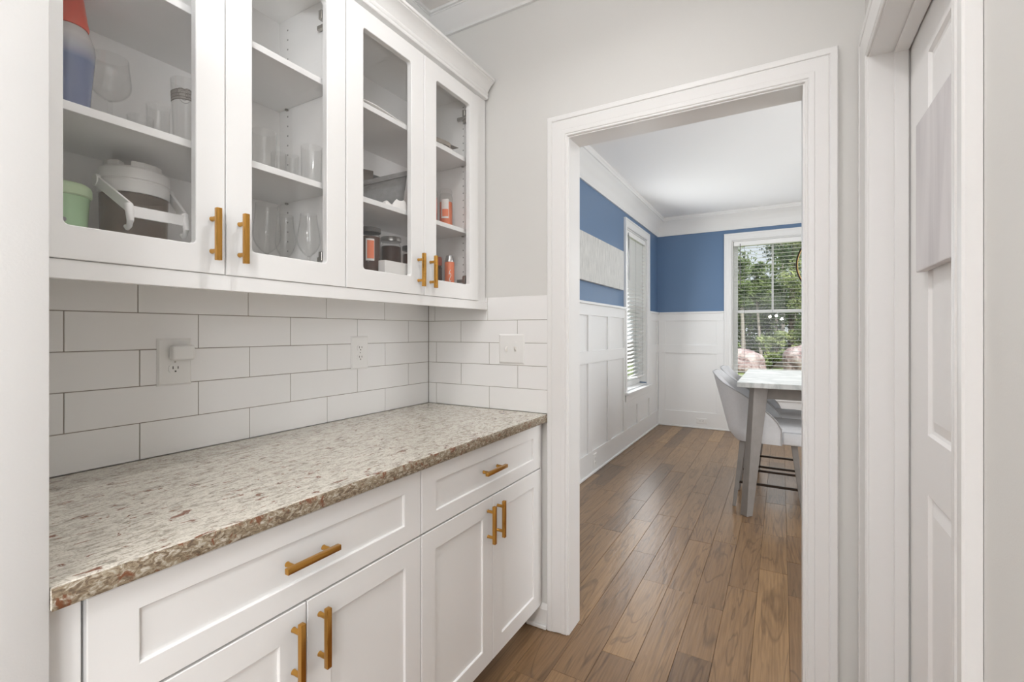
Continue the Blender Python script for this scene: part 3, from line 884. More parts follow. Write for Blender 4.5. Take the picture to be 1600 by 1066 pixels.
def duplex(name, label, plane, ca, cz, w, h, turned=False, top_only=None, group=None):
    t = thing(name, label, 'outlet', plane(ca, cz, 0.0005), group)
    mb = MB()
    a0, a1, b0, b1 = ca - w / 2, ca + w / 2, cz - h / 2, cz + h / 2
    r = 0.005
    mb.loops([[plane(a0, b0, .0004), plane(a1, b0, .0004), plane(a1, b1, .0004), plane(a0, b1, .0004)],
              [plane(a0, b0, .0018), plane(a1, b0, .0018), plane(a1, b1, .0018), plane(a0, b1, .0018)],
              [plane(a0 + r, b0 + r, .0058), plane(a1 - r, b0 + r, .0058), plane(a1 - r, b1 - r, .0058), plane(a0 + r, b1 - r, .0058)]])
    mb.build('plate', M_PLATE, t)
    for s in (-1, 1):
        da, dz = (s * 0.0195, 0) if turned else (0, s * 0.0195)
        mb = MB(); oval(mb, plane, (ca + da, cz + dz), 0.034 if not turned else 0.028, 0.028 if not turned else 0.034, 0.0056, 0.0082)
        f = mb.build('socket', M_PLATE, t)
        mb = MB()
        def slot(u, v, w_, h_):
            if turned: u, v, w_, h_ = v, -u, h_, w_
            mb.loops([[plane(ca + da + u + sx * w_, cz + dz + v + sy * h_, q) for sx, sy in ((-1, -1), (1, -1), (1, 1), (-1, 1))] for q in (0.0078, 0.0085)])
        slot(-0.0065, 0.003, 0.0011, 0.0042); slot(0.0065, 0.003, 0.0011, 0.0036); slot(0.0, -0.0075, 0.0021, 0.0021)
        mb.build('slots', M_DARK, f)
    mb = MB(); oval(mb, plane, (ca, cz), 0.005, 0.005, 0.0056, 0.0066, 10)
    mb.build('screw', M_HINGE, t)
    return t
pl_left = lambda a, z, p: (XL + p, a, z)
pl_end = lambda a, z, p: (a, YE - p, z)
duplex('wall_outlet', 'white outlet plate with a charger plugged into its upper socket', pl_left, 0.6785, 1.1775, 0.088, 0.135)
duplex('wall_outlet', 'white outlet plate on tiles near the corner with both sockets free', pl_left, 1.359, 1.1775, 0.088, 0.135)
ch = thing('plug_charger', 'white cube charger plugged into the outlet on the tiles', 'charger', (XL + 0.02, 0.688, 1.203))
MB().box(XL + 0.0090, XL + 0.036, 0.661, 0.718, 1.183, 1.2255).build('charger_body', M_PLATE, ch, 0.006, 3, 40)
sw = thing('light_switch', 'white double switch plate on the end wall tiles', 'switch', (-1.038, YE, 1.1885))
mb = MB()
a0, a1, b0, b1 = -1.103, -0.973, 1.123, 1.254
mb.loops([[pl_end(a0, b0, .0004), pl_end(a1, b0, .0004), pl_end(a1, b1, .0004), pl_end(a0, b1, .0004)],
          [pl_end(a0, b0, .003), pl_end(a1, b0, .003), pl_end(a1, b1, .003), pl_end(a0, b1, .003)],
          [pl_end(a0 + .006, b0 + .006, .0075), pl_end(a1 - .006, b0 + .006, .0075), pl_end(a1 - .006, b1 - .006, .0075), pl_end(a0 + .006, b1 - .006, .0075)]])
mb.build('plate', M_PLATE, sw)
for ax, up in ((-1.061, -1), (-1.015, 1)):
    mb = MB()
    mb.loops([[pl_end(ax + sx * 0.005, 1.1885 + sy * 0.0115, 0.0072) for sx, sy in ((-1, -1), (1, -1), (1, 1), (-1, 1))],
              [pl_end(ax + sx * 0.0036, 1.1885 + up * 0.006 + sy * 0.0045, 0.019) for sx, sy in ((-1, -1), (1, -1), (1, 1), (-1, 1))]])
    mb.build('toggle', M_LABELW, sw, 0.0008)
    mb = MB()
    for dz in (-0.030, 0.030):
        oval(mb, pl_end, (ax, 1.1885 + dz), 0.006, 0.006, 0.0072, 0.0082, 10)
    o = mb.build('screws', M_PLATE, sw); o['kind'] = 'stuff'

# ------------------------------------------------------------------ things in the upper cabinets
SB, S1, S2 = 1.4192, 1.7102, 2.0222
def cup_profile(r0, r1, h, th=0.0018, base=0.006):
    return [(r0 * 0.9, 0.0), (r0, 0.002), (r1, h - 0.001), (r1 - th * 0.5, h), (r1 - th, h - 0.001), (r0 - th, base), (0.0005, base)]
def glass(name, label, loc, r0, r1, h, group=None, base=0.008):
    o = MB().lathe(cup_profile(r0, r1, h, base=base), loc, 32).build(name, M_CUP, None, smooth=35)
    return tag(o, label, 'glass', group)
def stem_glass(name, label, loc, rb, rt, rw, hs, h, group=None):
    """Foot, stem and bowl: rb foot radius, rw widest bowl, rt rim."""
    t = thing(name, label, 'glass', loc, group)
    MB().lathe([(rb, 0), (rb, 0.002), (rb * 0.35, 0.005), (0.0045, 0.012), (0.0038, hs * 0.6), (0.0055, hs)], loc, 24).build('stem', M_CUP, t, smooth=40)
    hb = h - hs
    out = []
    for q in range(17):
        u = q / 16
        if u < 0.45:
            r_ = rw * math.sin(math.pi / 2 * (u / 0.45)) ** 0.72
        else:
            w_ = (u - 0.45) / 0.55
            r_ = rw + (rt - rw) * (w_ * w_ * (3 - 2 * w_))
        out.append((max(r_, 0.004), hs + hb * (u ** 1.15)))
    prof = out + [(max(r_ - 0.0013, 0.0006), z_ + 0.0016 * (1 - q / 16)) for q, (r_, z_) in reversed(list(enumerate(out)))]
    MB().lathe(prof, loc, 32).build('bowl', M_CUP, t, smooth=40)
    return t

# left cabinet, middle shelf
v = thing('vase', 'tall white to blue vase with a red neck on the shelf', 'vase', (-1.345, 0.400, S1))
MB().lathe([(0.030, 0), (0.031, 0.004), (0.0355, 0.075), (0.0415, 0.148), (0.043, 0.170), (0.0415, 0.184), (0.036, 0.200), (0.031, 0.213), (0.029, 0.2155), (0.001, 0.2155)], (-1.345, 0.400, S1), 40).build('body', M_GLAZE, v, smooth=40)
MB().lathe([(0.0315, 0.2158), (0.0325, 0.222), (0.0300, 0.235), (0.0235, 0.283), (0.0225, 0.290), (0.020, 0.293), (0.001, 0.293)], (-1.345, 0.400, S1), 40).build('neck', M_RED, v, smooth=40)
stem_glass('goblet', 'clear stemmed goblet just right of the tall vase', (-1.405, 0.492, S1), 0.030, 0.036, 0.041, 0.110, 0.215)
glass('tumbler', 'short clear tumbler beside the printed pint glass', (-1.33, 0.561, S1), 0.0225, 0.0248, 0.108)
glass('tumbler', 'short clear tumbler behind, between goblet and printed pint glass', (-1.41, 0.556, S1), 0.024, 0.028, 0.098)
pg = thing('pint_glass', 'clear pint glass printed with a brown banner emblem', 'glass', (-1.30, 0.606, S1))
MB().lathe(cup_profile(0.0265, 0.0330, 0.182, base=0.012), (-1.30, 0.609, S1), 40).build('glass_body', M_CUP, pg, smooth=35)
# print: ribbon round the glass with outlined swelling in the middle
def on_glass(a, z):
    r = 0.0265 + (0.0330 - 0.0265) * z / 0.182 + 0.0008
    return (-1.30 + r * math.cos(a), 0.609 + r * math.sin(a), S1 + z)
A0 = R(-32)   # faces the room's middle
mb = MB()
def ribbon(f0, f1, s0, s1, n=18):
    l0 = [on_glass(A0 + s0 + (s1 - s0) * i / n, f0(i / n)) for i in range(n + 1)]
    l1 = [on_glass(A0 + s0 + (s1 - s0) * i / n, f1(i / n)) for i in range(n + 1)]
    mb.loops([l0, l1], False, False)
wv = lambda u: 0.004 * math.sin(3.0 * u)
for (z0, z1) in ((0.1215, 0.1240), (0.1285, 0.1300), (0.1365, 0.1380), (0.1455, 0.1475)):
    ribbon(lambda u: z0 + wv(u), lambda u: z1 + wv(u), -1.25, 1.25)
k = -1.2
while k < 1.2:           # illegible lettering strokes in the two bands
    if abs(k) > 0.36:
        u = (k + 1.25) / 2.5
        ribbon(lambda q: 0.1385 + wv(u), lambda q: 0.1452 + wv(u), k, k + 0.035, 1)
        ribbon(lambda q: 0.1302 + wv(u), lambda q: 0.1362 + wv(u), k + 0.05, k + 0.085, 1)
    k += 0.125
def arcline(c, ra, rz, a0, a1, w):
    n = 20
    l0, l1 = [], []
    for i in range(n + 1):
        q = R(a0 + (a1 - a0) * i / n)
        l0.append(on_glass(A0 + c + ra * math.cos(q), 0.136 + rz * math.sin(q)))
        l1.append(on_glass(A0 + c + (ra - w * 9) * math.cos(q), 0.136 + (rz - w) * math.sin(q)))
    mb.loops([l0, l1], False, False)
arcline(-0.22, 0.34, 0.0175, 20, 175, 0.0012); arcline(0.22, 0.34, 0.0175, 5, 160, 0.0012)
arcline(0.0, 0.33, 0.0125, 0, 360, 0.0013); arcline(0.05, 0.42, 0.020, 190, 350, 0.0012); arcline(0.16, 0.10, 0.006, 0, 360, 0.0030)
mb.build('printed_emblem', M_PRINT, pg, recalc=False)
mb = MB()
def on_glass(a, z):
    r = 0.0265 + (0.0330 - 0.0265) * z / 0.182 + 0.0005
    return (-1.30 + r * math.cos(a), 0.609 + r * math.sin(a), S1 + z)
ribbon(lambda u: 0.1225 + wv(u), lambda u: 0.1465 + wv(u), -1.25, 1.25)
mb.build('printed_band', M_BAND, pg, recalc=False)

# left cabinet, floor
gc = thing('travel_cup', 'pale green lidded cup with a grey spot in the lower left corner', 'cup', (-1.335, 0.386, SB))
MB().lathe([(0.034, 0), (0.036, 0.003), (0.043, 0.125), (0.0445, 0.134), (0.0425, 0.134), (0.001, 0.130)], (-1.335, 0.386, SB), 36).build('cup_body', M_GREEN, gc, smooth=40)
MB().lathe([(0.045, 0.1345), (0.0475, 0.137), (0.0475, 0.152), (0.045, 0.158), (0.040, 0.162), (0.001, 0.163)], (-1.335, 0.386, SB), 36).build('lid', M_GREENLID, gc, smooth=40)
MB().box(-1.35, -1.315, 0.350, 0.372, SB + 0.162, SB + 0.176).build('lid_tab', M_GREENLID, gc, 0.005, 3, 40)
mb = MB()
def on_cup(a, z):
    r = 0.036 + (0.043 - 0.036) * z / 0.125 + 0.0006
    return (-1.335 + r * math.cos(a), 0.386 + r * math.sin(a), SB + z)
for (ca, cz, ra, rz) in ((R(-32), 0.082, 0.26, 0.008), (R(-52), 0.092, 0.12, 0.014)):
    ring = [on_cup(ca + ra * math.cos(q * math.pi / 8), cz + rz * math.sin(q * math.pi / 8)) for q in range(16)]
    mb.add(ring, [tuple(range(16))])
mb.build('painted_spot', M_LABELW, gc, recalc=False)
mb = MB()
ring = [on_cup(R(-14) + 0.10 * math.cos(q * math.pi / 8), 0.080 + 0.0048 * math.sin(q * math.pi / 8)) for q in range(16)]
mb.add(ring, [tuple(range(16))])
mb.build('painted_dot', M_MARK, gc, recalc=False)

JX, JY = -1.352, 0.521
jg = thing('drink_jug', 'big smoky plastic jug with white lid and white carrying handle', 'jug', (JX, JY, SB))
MB().lathe([(0.060, 0), (0.063, 0.004), (0.066, 0.165), (0.0645, 0.166), (0.001, 0.164)], (JX, JY, SB), 40).build('jug_body', M_JUG, jg, smooth=40)
MB().lathe([(0.0675, 0.1665), (0.0690, 0.170), (0.0690, 0.192), (0.0675, 0.194), (0.0675, 0.197), (0.0695, 0.199), (0.0685, 0.222), (0.064, 0.227), (0.001, 0.227)], (JX, JY, SB), 40).build('lid', M_WHITEPL, jg, smooth=30)
mb = MB()
for a in (-88, 8, 140):
    p = [(JX + rr * math.cos(R(a + d)), JY + rr * math.sin(R(a + d))) for rr, d in ((0.058, -36), (0.059, -13), (0.059, 13), (0.058, 36), (0.036, 36), (0.036, -36))]
    mb.prism(p, 'z', SB + 0.2275, SB + 0.241)
mb.build('lid_lugs', M_WHITEPL, jg, 0.003, 2)
mb = MB()
def slab(p, q, w, t_):
    """Flat bar from p to q standing on edge, w deep, t_ thick across."""
    p, q = Vector(p), Vector(q)
    d = (q - p).normalized(); y_ = Vector((-d.y, d.x, 0)).normalized() * t_ / 2
    n_ = d.cross(y_).normalized() * w / 2
    mb.hexa([p - n_ - y_, p + n_ - y_, p + n_ + y_, p - n_ + y_], [q - n_ - y_, q + n_ - y_, q + n_ + y_, q - n_ + y_])
for s_, yp, yb in ((-1, JY - 0.0735, JY - 0.058), (1, JY + 0.0735, JY + 0.052)):
    slab((JX + 0.002, yp, SB + 0.190), (-1.228, yb, SB + 0.116), 0.021, 0.006)
    hook = [(-1.231, yb, SB + 0.122), (-1.224, yb, SB + 0.104), (-1.222, yb, SB + 0.086), (-1.227, yb, SB + 0.075), (-1.236, yb, SB + 0.071), (-1.243, yb, SB + 0.076)]
    mb.tube(hook, [0.0085, 0.008, 0.0065, 0.0055, 0.005, 0.0045], 14)
    mb.tube([(JX + 0.002, yp - 0.004, SB + 0.190), (JX + 0.002, yp + 0.004, SB + 0.190)], 0.014, 18)
mb.box(-1.229, -1.222, JY - 0.058, JY + 0.052, SB + 0.095, SB + 0.119)
mb.build('carrying_handle', M_WHITEPL, jg, smooth=55)

# left cabinet, right door
glass('tumbler', 'wide clear tumbler on the middle shelf, left of two shot glasses', (-1.31, 0.820, S1), 0.032, 0.0340, 0.138, base=0.012)
glass('shot_glass', 'small clear shot glass on the middle shelf, nearer the wide tumbler', (-1.38, 0.912, S1), 0.019, 0.0225, 0.118)
glass('shot_glass', 'small clear shot glass on the middle shelf, touching the tall tumbler', (-1.345, 0.935, S1), 0.017, 0.020, 0.112)
glass('tumbler', 'clear tumbler at the right end of the middle shelf', (-1.245, 0.931, S1), 0.029, 0.031, 0.118, base=0.012)
stem_glass('wine_glass', 'large clear wine glass nearest the gold handle', (-1.32, 0.835, SB), 0.034, 0.031, 0.0385, 0.075, 0.222)
stem_glass('wine_glass', 'slim clear wine glass between two bigger ones', (-1.385, 0.938, SB), 0.030, 0.024, 0.031, 0.080, 0.218)
stem_glass('wine_glass', 'clear wine glass against the cabinet side, by the hinge', (-1.26, 0.932, SB), 0.032, 0.024, 0.034, 0.075, 0.205)

# right cabinet, top shelf
mb = MB()
def sheet(mb, x0, x1, y0, y1, z, t_, bend, n=12):
    ls = []
    for i in range(n + 1):
        u = i / n
        y = y0 + (y1 - y0) * u
        zz = z + bend(u)
        ls.append([(x0, y, zz), (x1, y, zz), (x1, y, zz + t_), (x0, y, zz + t_)])
    mb.loops(ls)
sheet(mb, -1.42, -1.212, 1.030, 1.308, S2 + 0.0005, 0.006, lambda u: 0.0)
pp = mb.build('paper_folder', M_FOAM, None)
tag(pp, 'flat white paper folder lying on the top shelf', 'folder')
mb = MB(); sheet(mb, -1.40, -1.206, 1.045, 1.315, S2 + 0.0075, 0.0022, lambda u: 0.007 * math.sin(math.pi * u) ** 2 + 0.003 * math.sin(6.3 * u)+0.003)
tag(mb.build('loose_sheet', M_FOAM, None, smooth=40), 'curling white sheet on top of the paper folder', 'paper')
mg = thing('magazine', 'worn brown magazine with curled page on the top shelf', 'magazine', (-1.31, 1.53, S2))
mb = MB(); sheet(mb, -1.41, -1.212, 1.40, 1.592, S2 + 0.0005, 0.016, lambda u: 0.0)
mb.build('pages', M_FOAM, mg)
mb = MB(); sheet(mb, -1.412, -1.208, 1.398, 1.575, S2 + 0.0170, 0.016, lambda u: 0.003 * math.sin(9 * u))
mb.build('cover', M_PAPERGREY, mg, smooth=40)
mb = MB(); sheet(mb, -1.40, -1.215, 1.52, 1.640, S2 + 0.0350, 0.0016, lambda u: -0.006 * u + 0.010 * u * u)
mb.build('curled_page', M_PAPERGREY, mg, smooth=40)

# right cabinet, middle shelf
fb = thing('felt_bin', 'soft grey felt bin turned on its corner on the middle shelf', 'storage bin', (-1.338, 1.315, S1))
BX, BY = -1.338, 1.315
def corner_ring(h, z0, za, zb, flat=None):
    """Square turned 45 degrees: near corner (+X), left, back, right; za height of the two front corners, zb of the back ones."""
    zs = [flat] * 4 if flat is not None else (.152, .096, .196, .150)
    return [(BX + h, BY, z0 + zs[0]), (BX, BY - h, z0 + zs[1]), (BX - h, BY, z0 + zs[2]), (BX, BY + h, z0 + zs[3])]
MB().loops([corner_ring(0.104, S1, 0, 0, flat=.0004), corner_ring(0.123, S1, 0, 0), corner_ring(0.117, S1, 0, 0), corner_ring(0.099, S1, 0, 0, flat=.006)], True, True).build('bin_body', M_FELT, fb)
MB().loops([corner_ring(0.1225, S1 - .016, 0, 0), corner_ring(0.1250, S1 - .015, 0, 0), corner_ring(0.1255, S1 + .003, 0, 0), corner_ring(0.1165, S1 + .003, 0, 0), corner_ring(0.1165, S1 + .0005, 0, 0)], True, False).build('folded_rim', M_FELT, fb)
mb = MB()
n = 10
ls = []
for i in range(n + 1):
    u = i / n
    p0 = Vector((BX - 0.102, BY - 0.008, 0)); p1 = Vector((BX - 0.008, BY - 0.102, 0))
    p = p0.lerp(p1, u); q = p + Vector((0.03, 0.03, 0))
    zt = S1 + 0.198 - 0.095 * u + 0.022 * math.sin(math.pi * u)
    ls.append([(p.x, p.y, S1 + 0.10), (q.x, q.y, S1 + 0.10), (q.x, q.y, zt - 0.006), (p.x, p.y, zt)])
mb.loops(ls)
mb.build('folded_cloth', M_FELTIN, fb, smooth=50)
mb = MB()
random.seed(12)
n = 10
ls = []
for i in range(n + 1):
    u = i / n
    hgt = 0.010 + 0.026 * max(0, math.sin(math.pi * (u * 1.4 - 0.45))) + 0.006 * math.sin(17 * u)
    ls.append([(-1.212, 1.19 + 0.125 * u, S1 + 0.0004), (-1.194, 1.19 + 0.125 * u, S1 + 0.0004), (-1.197, 1.19 + 0.125 * u, S1 + hgt * 0.8), (-1.204, 1.19 + 0.125 * u, S1 + hgt), (-1.211, 1.19 + 0.125 * u, S1 + hgt * 0.7)])
mb.loops(ls)
tag(mb.build('crumpled_paper', M_FOAM, None, smooth=60), 'crumpled white paper wrapper in front of the felt bin', 'paper')

def candle_jar(label, loc, r, h, wax, lid=None, labelled=True, group=None, ang=-32, lab=(0.25, 0.72), fill=0.66, half=0.55):
    t = thing('candle_jar', label, 'candle', loc, group)
    nk = h - 0.022 if lid is None else h - 0.018
    MB().lathe([(r * 0.94, 0), (r, 0.004), (r, nk - 0.016), (r * 0.86, nk - 0.004), (r * 0.84, nk), (r * 0.80, nk), (r * 0.82, nk - 0.006), (r * 0.95, nk - 0.018), (r * 0.95, 0.007), (0.0005, 0.007)], loc, 32).build('jar_glass', M_JARG, t, smooth=35)
    MB().lathe([(r * 0.93, 0.0075), (r * 0.93, h * fill), (r * 0.90, h * (fill + 0.01)), (0.0005, h * fill)], loc, 28).build('wax', wax, t, smooth=40)
    if lid is None:
        MB().lathe([(r * 0.86, nk + 0.0005), (r * 0.90, nk + 0.003), (r * 0.90, nk + 0.010), (r * 0.80, nk + 0.016), (r * 0.74, nk + 0.022), (0.0005, nk + 0.022)], loc, 28).build('glass_lid', M_JARG, t, smooth=35)
    else:
        MB().lathe([(r * 0.90, nk + 0.0005), (r * 1.0, nk + 0.001), (r * 1.0, nk + 0.016), (r * 0.97, nk + 0.018), (0.0005, nk + 0.018)], loc, 32).build('lid', lid, t, smooth=35)
    if labelled:
        def pt(a, z): return (loc[0] + (r + 0.0007) * math.cos(R(ang) + a), loc[1] + (r + 0.0007) * math.sin(R(ang) + a), loc[2] + z)
        z0, z1 = h * lab[0], h * lab[1]
        mb = MB(); nn = 10
        mb.loops([[pt(-half + 2 * half * i / nn, z) for i in range(nn + 1)] for z in (z0, z1)], False, False)
        pic = 0.92 if fill > 0.7 else 0.48
        l = mb.build('paper_label', M_LABELW, t, recalc=False)
        mb = MB()
        def pt2(a, z): return (loc[0] + (r + 0.0012) * math.cos(R(ang) + a), loc[1] + (r + 0.0012) * math.sin(R(ang) + a), loc[2] + z)
        mb.loops([[pt2(-0.7 * half + 1.6 * half * i / nn, z) for i in range(nn + 1)] for z in (z0 + (z1 - z0) * 0.10, z0 + (z1 - z0) * pic)], False, False)
        mb.build('label_picture', wax if wax is not M_BROWNWAX else M_WAX, l, recalc=False)
    return t
candle_jar('orange candle jar on the middle shelf, left of its twin', (-1.30, 1.555, S1), 0.030, 0.188, M_WAX2, group=None)
candle_jar('orange candle jar with white label by the cabinet side', (-1.272, 1.626, S1), 0.0295, 0.176, M_WAX, ang=-62)
# right cabinet, floor
candle_jar('dark lidded jar with orange picture label, leftmost on the bottom', (-1.285, 1.198, SB), 0.041, 0.216, M_BROWNWAX, M_GREYLID, True, ang=-38, lab=(0.44, 0.80), fill=0.84, half=0.36)
candle_jar('brown jar with a shiny silver lid, middle of the bottom three', (-1.345, 1.368, SB), 0.040, 0.218, M_BROWNWAX, M_SILVER, False, fill=0.82)
candle_jar('brown jar with a dark lid, third from left at the bottom', (-1.325, 1.462, SB), 0.036, 0.195, M_BROWNWAX, M_GREYLID, False, fill=0.82)
tag(MB().box(-1.232, -1.198, 1.190, 1.312, SB + 0.0004, SB + 0.096).build('white_block', M_FOAM, None, 0.002), 'small plain white block standing in front of the brown jars', 'box')  # plain white block before the jars
cn = thing('spray_can', 'orange red can with silver shoulder and pale script lettering', 'can', (-1.25, 1.622, SB))
MB().lathe([(0.019, 0), (0.021, 0.003), (0.021, 0.145), (0.0205, 0.146), (0.001, 0.146)], (-1.25, 1.622, SB), 28).build('can_body', M_WAX, cn, smooth=40)
MB().lathe([(0.0205, 0.1463), (0.021, 0.149), (0.0185, 0.160), (0.0160, 0.168), (0.0150, 0.174), (0.001, 0.175)], (-1.25, 1.622, SB), 28).build('can_shoulder', M_SILVER, cn, smooth=40)
mb = MB()
def on_can(a, z): return (-1.25 + 0.0216 * math.cos(R(-52) + a), 1.622 + 0.0216 * math.sin(R(-52) + a), SB + z)
pts = [(0.30, 0.066), (0.10, 0.060), (-0.05, 0.070), (0.15, 0.080), (0.32, 0.088), (0.12, 0.098), (-0.1, 0.092), (0.0, 0.104), (0.22, 0.112)]
for (a, z), (a2, z2) in zip(pts, pts[1:]):
    mb.tube([on_can(a, z), on_can(a2, z2)], 0.0013, 6)
mb.build('script_lettering', M_LABELW, cn)
c2 = thing('spice_jar', 'brown jar with a red cap behind the orange red can', 'jar', (-1.345, 1.655, SB))
MB().lathe([(0.019, 0), (0.021, 0.003), (0.021, 0.130), (0.018, 0.142), (0.001, 0.142)], (-1.345, 1.655, SB), 24).build('jar_body', M_BROWNWAX, c2, smooth=40)
MB().lathe([(0.0215, 0.1425), (0.0215, 0.172), (0.019, 0.180), (0.001, 0.182)], (-1.345, 1.655, SB), 24).build('cap', M_WAX2, c2, smooth=40)

# ------------------------------------------------------------------ dining room shell
W1 = dict(a0=5.05, a1=5.935, z0=0.605, z1=2.412)     # window in the left wall (along Y)
W2 = dict(a0=-0.548, a1=0.352, z0=0.605, z1=2.418)   # window in the far wall (along X)
TH = 0.16
mb = MB()
mb.box(DX - TH, DX, YD - 0.1, W1['a0'], 0, CZ)
mb.box(DX - TH, DX, W1['a1'], DY + TH, 0, CZ)
mb.box(DX - TH, DX, W1['a0'], W1['a1'], 0, W1['z0'])
mb.box(DX - TH, DX, W1['a0'], W1['a1'], W1['z1'], CZ)
wdl = S(mb.build('wall_dining_left', M_BLUE), 'blue left dining wall above white panelled wainscot', 'wall')
mb = MB()
mb.box(DX, W2['a0'], DY, DY + TH, 0, CZ)
mb.box(W2['a1'], DR + 0.15, DY, DY + TH, 0, CZ)
mb.box(W2['a0'], W2['a1'], DY, DY + TH, 0, W2['z0'])
mb.box(W2['a0'], W2['a1'], DY, DY + TH, W2['z1'], CZ)
wdf = S(mb.build('wall_dining_far', M_BLUE), 'blue far dining wall with window above white wainscot', 'wall')
S(MB().box(DR, DR + 0.15, YD + 0.001, DY - 0.001, 0, CZ).build('wall_dining_right', M_WAINS), 'plain dining wall out of view on the right', 'wall')
S(MB().box(0.401, DR + 0.15, YW, YD, 0, CZ).build('wall_dining_near', M_WAINS), 'plain dining wall beside the doorway, out of view', 'wall')

# wainscot: backing boards, battens and rails are pieces of the walls
RZ = dict(base=0.200, lo=0.985, mid=1.092, hi=1.408, cap=1.505)
BF = 0.018
def wains(parent, P, a0, a1, cuts, axis):
    """P(a, proud, z) -> point. cuts: list of (a_start, a_end) panel openings."""
    def piece(nm, a_0, a_1, p0, p1, z0, z1, bev=0.0012):
        q0, q1 = P(a_0, p0, z0), P(a_1, p1, z1)
        blk(nm, min(q0[0], q1[0]), max(q0[0], q1[0]), min(q0[1], q1[1]), max(q0[1], q1[1]), z0, z1, M_WAINS, parent, bev)
    return piece
PL = lambda a, p, z: (DX + p, a, z)
PF = lambda a, p, z: (a, DY - p, z)
pc = wains(wdl, PL, 0, 0, None, 'y')
ya, yb = YD + 0.02, DY - 0.0005
for (a, b_, z1) in ((ya, 4.958, 1.505), (6.02, yb, 1.505)):
    pc('panel_board', a, b_, 0.0002, 0.004, 0.002, z1, 0)
    pc('top_rail', a, b_, 0.0042, BF, RZ['hi'], RZ['cap'])
    pc('chair_rail', a, b_ - (0.03 if b_ > 6 else 0), 0.0002, 0.034, RZ['cap'] + 0.0004, RZ['cap'] + 0.022, 0.003)
    pc('middle_rail', a, b_, 0.0042, BF, RZ['lo'], RZ['mid'])
pc('panel_board', 4.9585, 6.0195, 0.0002, 0.004, 0.002, 0.505, 0)
pc('bottom_rail', ya, yb, 0.0042, BF + 0.0005, 0.020, RZ['base'])
pc('under_sill_rail', 5.044, 6.02, 0.0042, BF, 0.423, 0.502)
for (a, b_, z0, z1) in ((3.857, 3.957, .2, .985), (4.387, 4.493, .2, .985), (4.915, 5.044, .2, .985), (5.459, 5.579, .2, .423), (6.016, 6.117, .2, .985), (6.449, DY - 0.019, .2, .985),
                        (3.33, 3.43, .2, .985), (2.80, 2.90, .2, .985), (2.27, 2.37, .2, .985)):
    if b_ > 5.0 and a < 5.0: 
        pc('batten', a, 4.958, 0.0042, BF - 0.0004, z0 + .0003, z1 - .0003)
    else:
        pc('batten', a, b_, 0.0042, BF - 0.0004, z0 + .0003, z1 - .0003)
    if z1 > 0.9:
        pc('batten', a, min(b_, 4.958) if a < 5 else b_, 0.0042, BF - 0.0004, 1.0923, 1.4077)
pc('batten', 4.9583, 5.044, 0.0042, BF - 0.0004, .2003, .5025)
pf = wains(wdf, PF, 0, 0, None, 'x')
xa, xb = DX + 0.0185, DR - 0.001
for (a, b_) in ((xa, -0.639), (0.443, xb)):
    pf('panel_board', a, b_, 0.0002, 0.004, 0.002, 1.505, 0)
    pf('top_rail', a, b_, 0.0042, BF, RZ['hi'], RZ['cap'])
    pf('chair_rail', a + 0.016 if a < 0 else a, b_, 0.0002, 0.034, RZ['cap'] + 0.0004, RZ['cap'] + 0.022, 0.003)
    pf('middle_rail', a, b_, 0.0042, BF, RZ['lo'] - 0.006, RZ['mid'])
pf('panel_board', -0.6385, 0.4425, 0.0002, 0.004, 0.002, 0.505, 0)
pf('bottom_rail', xa, xb, 0.0042, BF + 0.0005, 0.020, RZ['base'] + .01)
pf('under_sill_rail', -0.727, 0.53, 0.0042, BF, 0.423, 0.502)
for (a, b_, z1) in ((xa, -1.363, 1.407), (-0.727, -0.639, 1.407), (-0.639, -0.548, 0.502), (-0.16, -0.05, 0.423), (0.352, 0.443, .502), (0.443, 0.54, 1.407), (1.10, 1.2, 1.407), (1.8, 1.9, 1.407)):
    if z1 > 1:
        pf('batten', a + .0002, b_, 0.0042, BF - 0.0004, .2105, RZ['lo'] - 0.0065)
        pf('batten', a + .0002, b_, 0.0042, BF - 0.0004, 1.0923, 1.4077)
    else:
        pf('batten', a + .0002, b_, 0.0042, BF - 0.0004, .2105, z1 - .0005)
# shoe mouldings
S(MB().box(DX + 0.0002, DX + 0.030, YD + 0.02, DY - 0.0002, 0.0008, 0.0195).build('baseboard_left', M_WAINS, None, 0.004, 2), 'white shoe moulding along the dining left wall', 'baseboard')
S(MB().box(DX + 0.0305, DR - 0.001, DY - 0.030, DY - 0.0002, 0.0008, 0.0195).build('baseboard_far', M_WAINS, None, 0.004, 2), 'white shoe moulding along the dining far wall', 'baseboard')
# dining crown
CR2 = [(0.0, 0.228), (0.014, 0.228), (0.014, 0.214), (0.017, 0.209), (0.020, 0.190), (0.024, 0.150), (0.030, 0.135), (0.050, 0.095), (0.076, 0.066), (0.094, 0.052), (0.098, 0.046), (0.108, 0.044), (0.112, 0.030), (0.118, 0.024), (0.118, 0.0)]
S(sweep_in('trim_6', [(DX + .0005, YD + 0.003, 1, 0), (DX + .0005, DY - .0005, 1, -1), (DR - .001, DY - .0005, 0, -1)], CR2, CZ - .0005, M_TRIM), 'tall white crown moulding round the dining room ceiling', 'crown moulding')

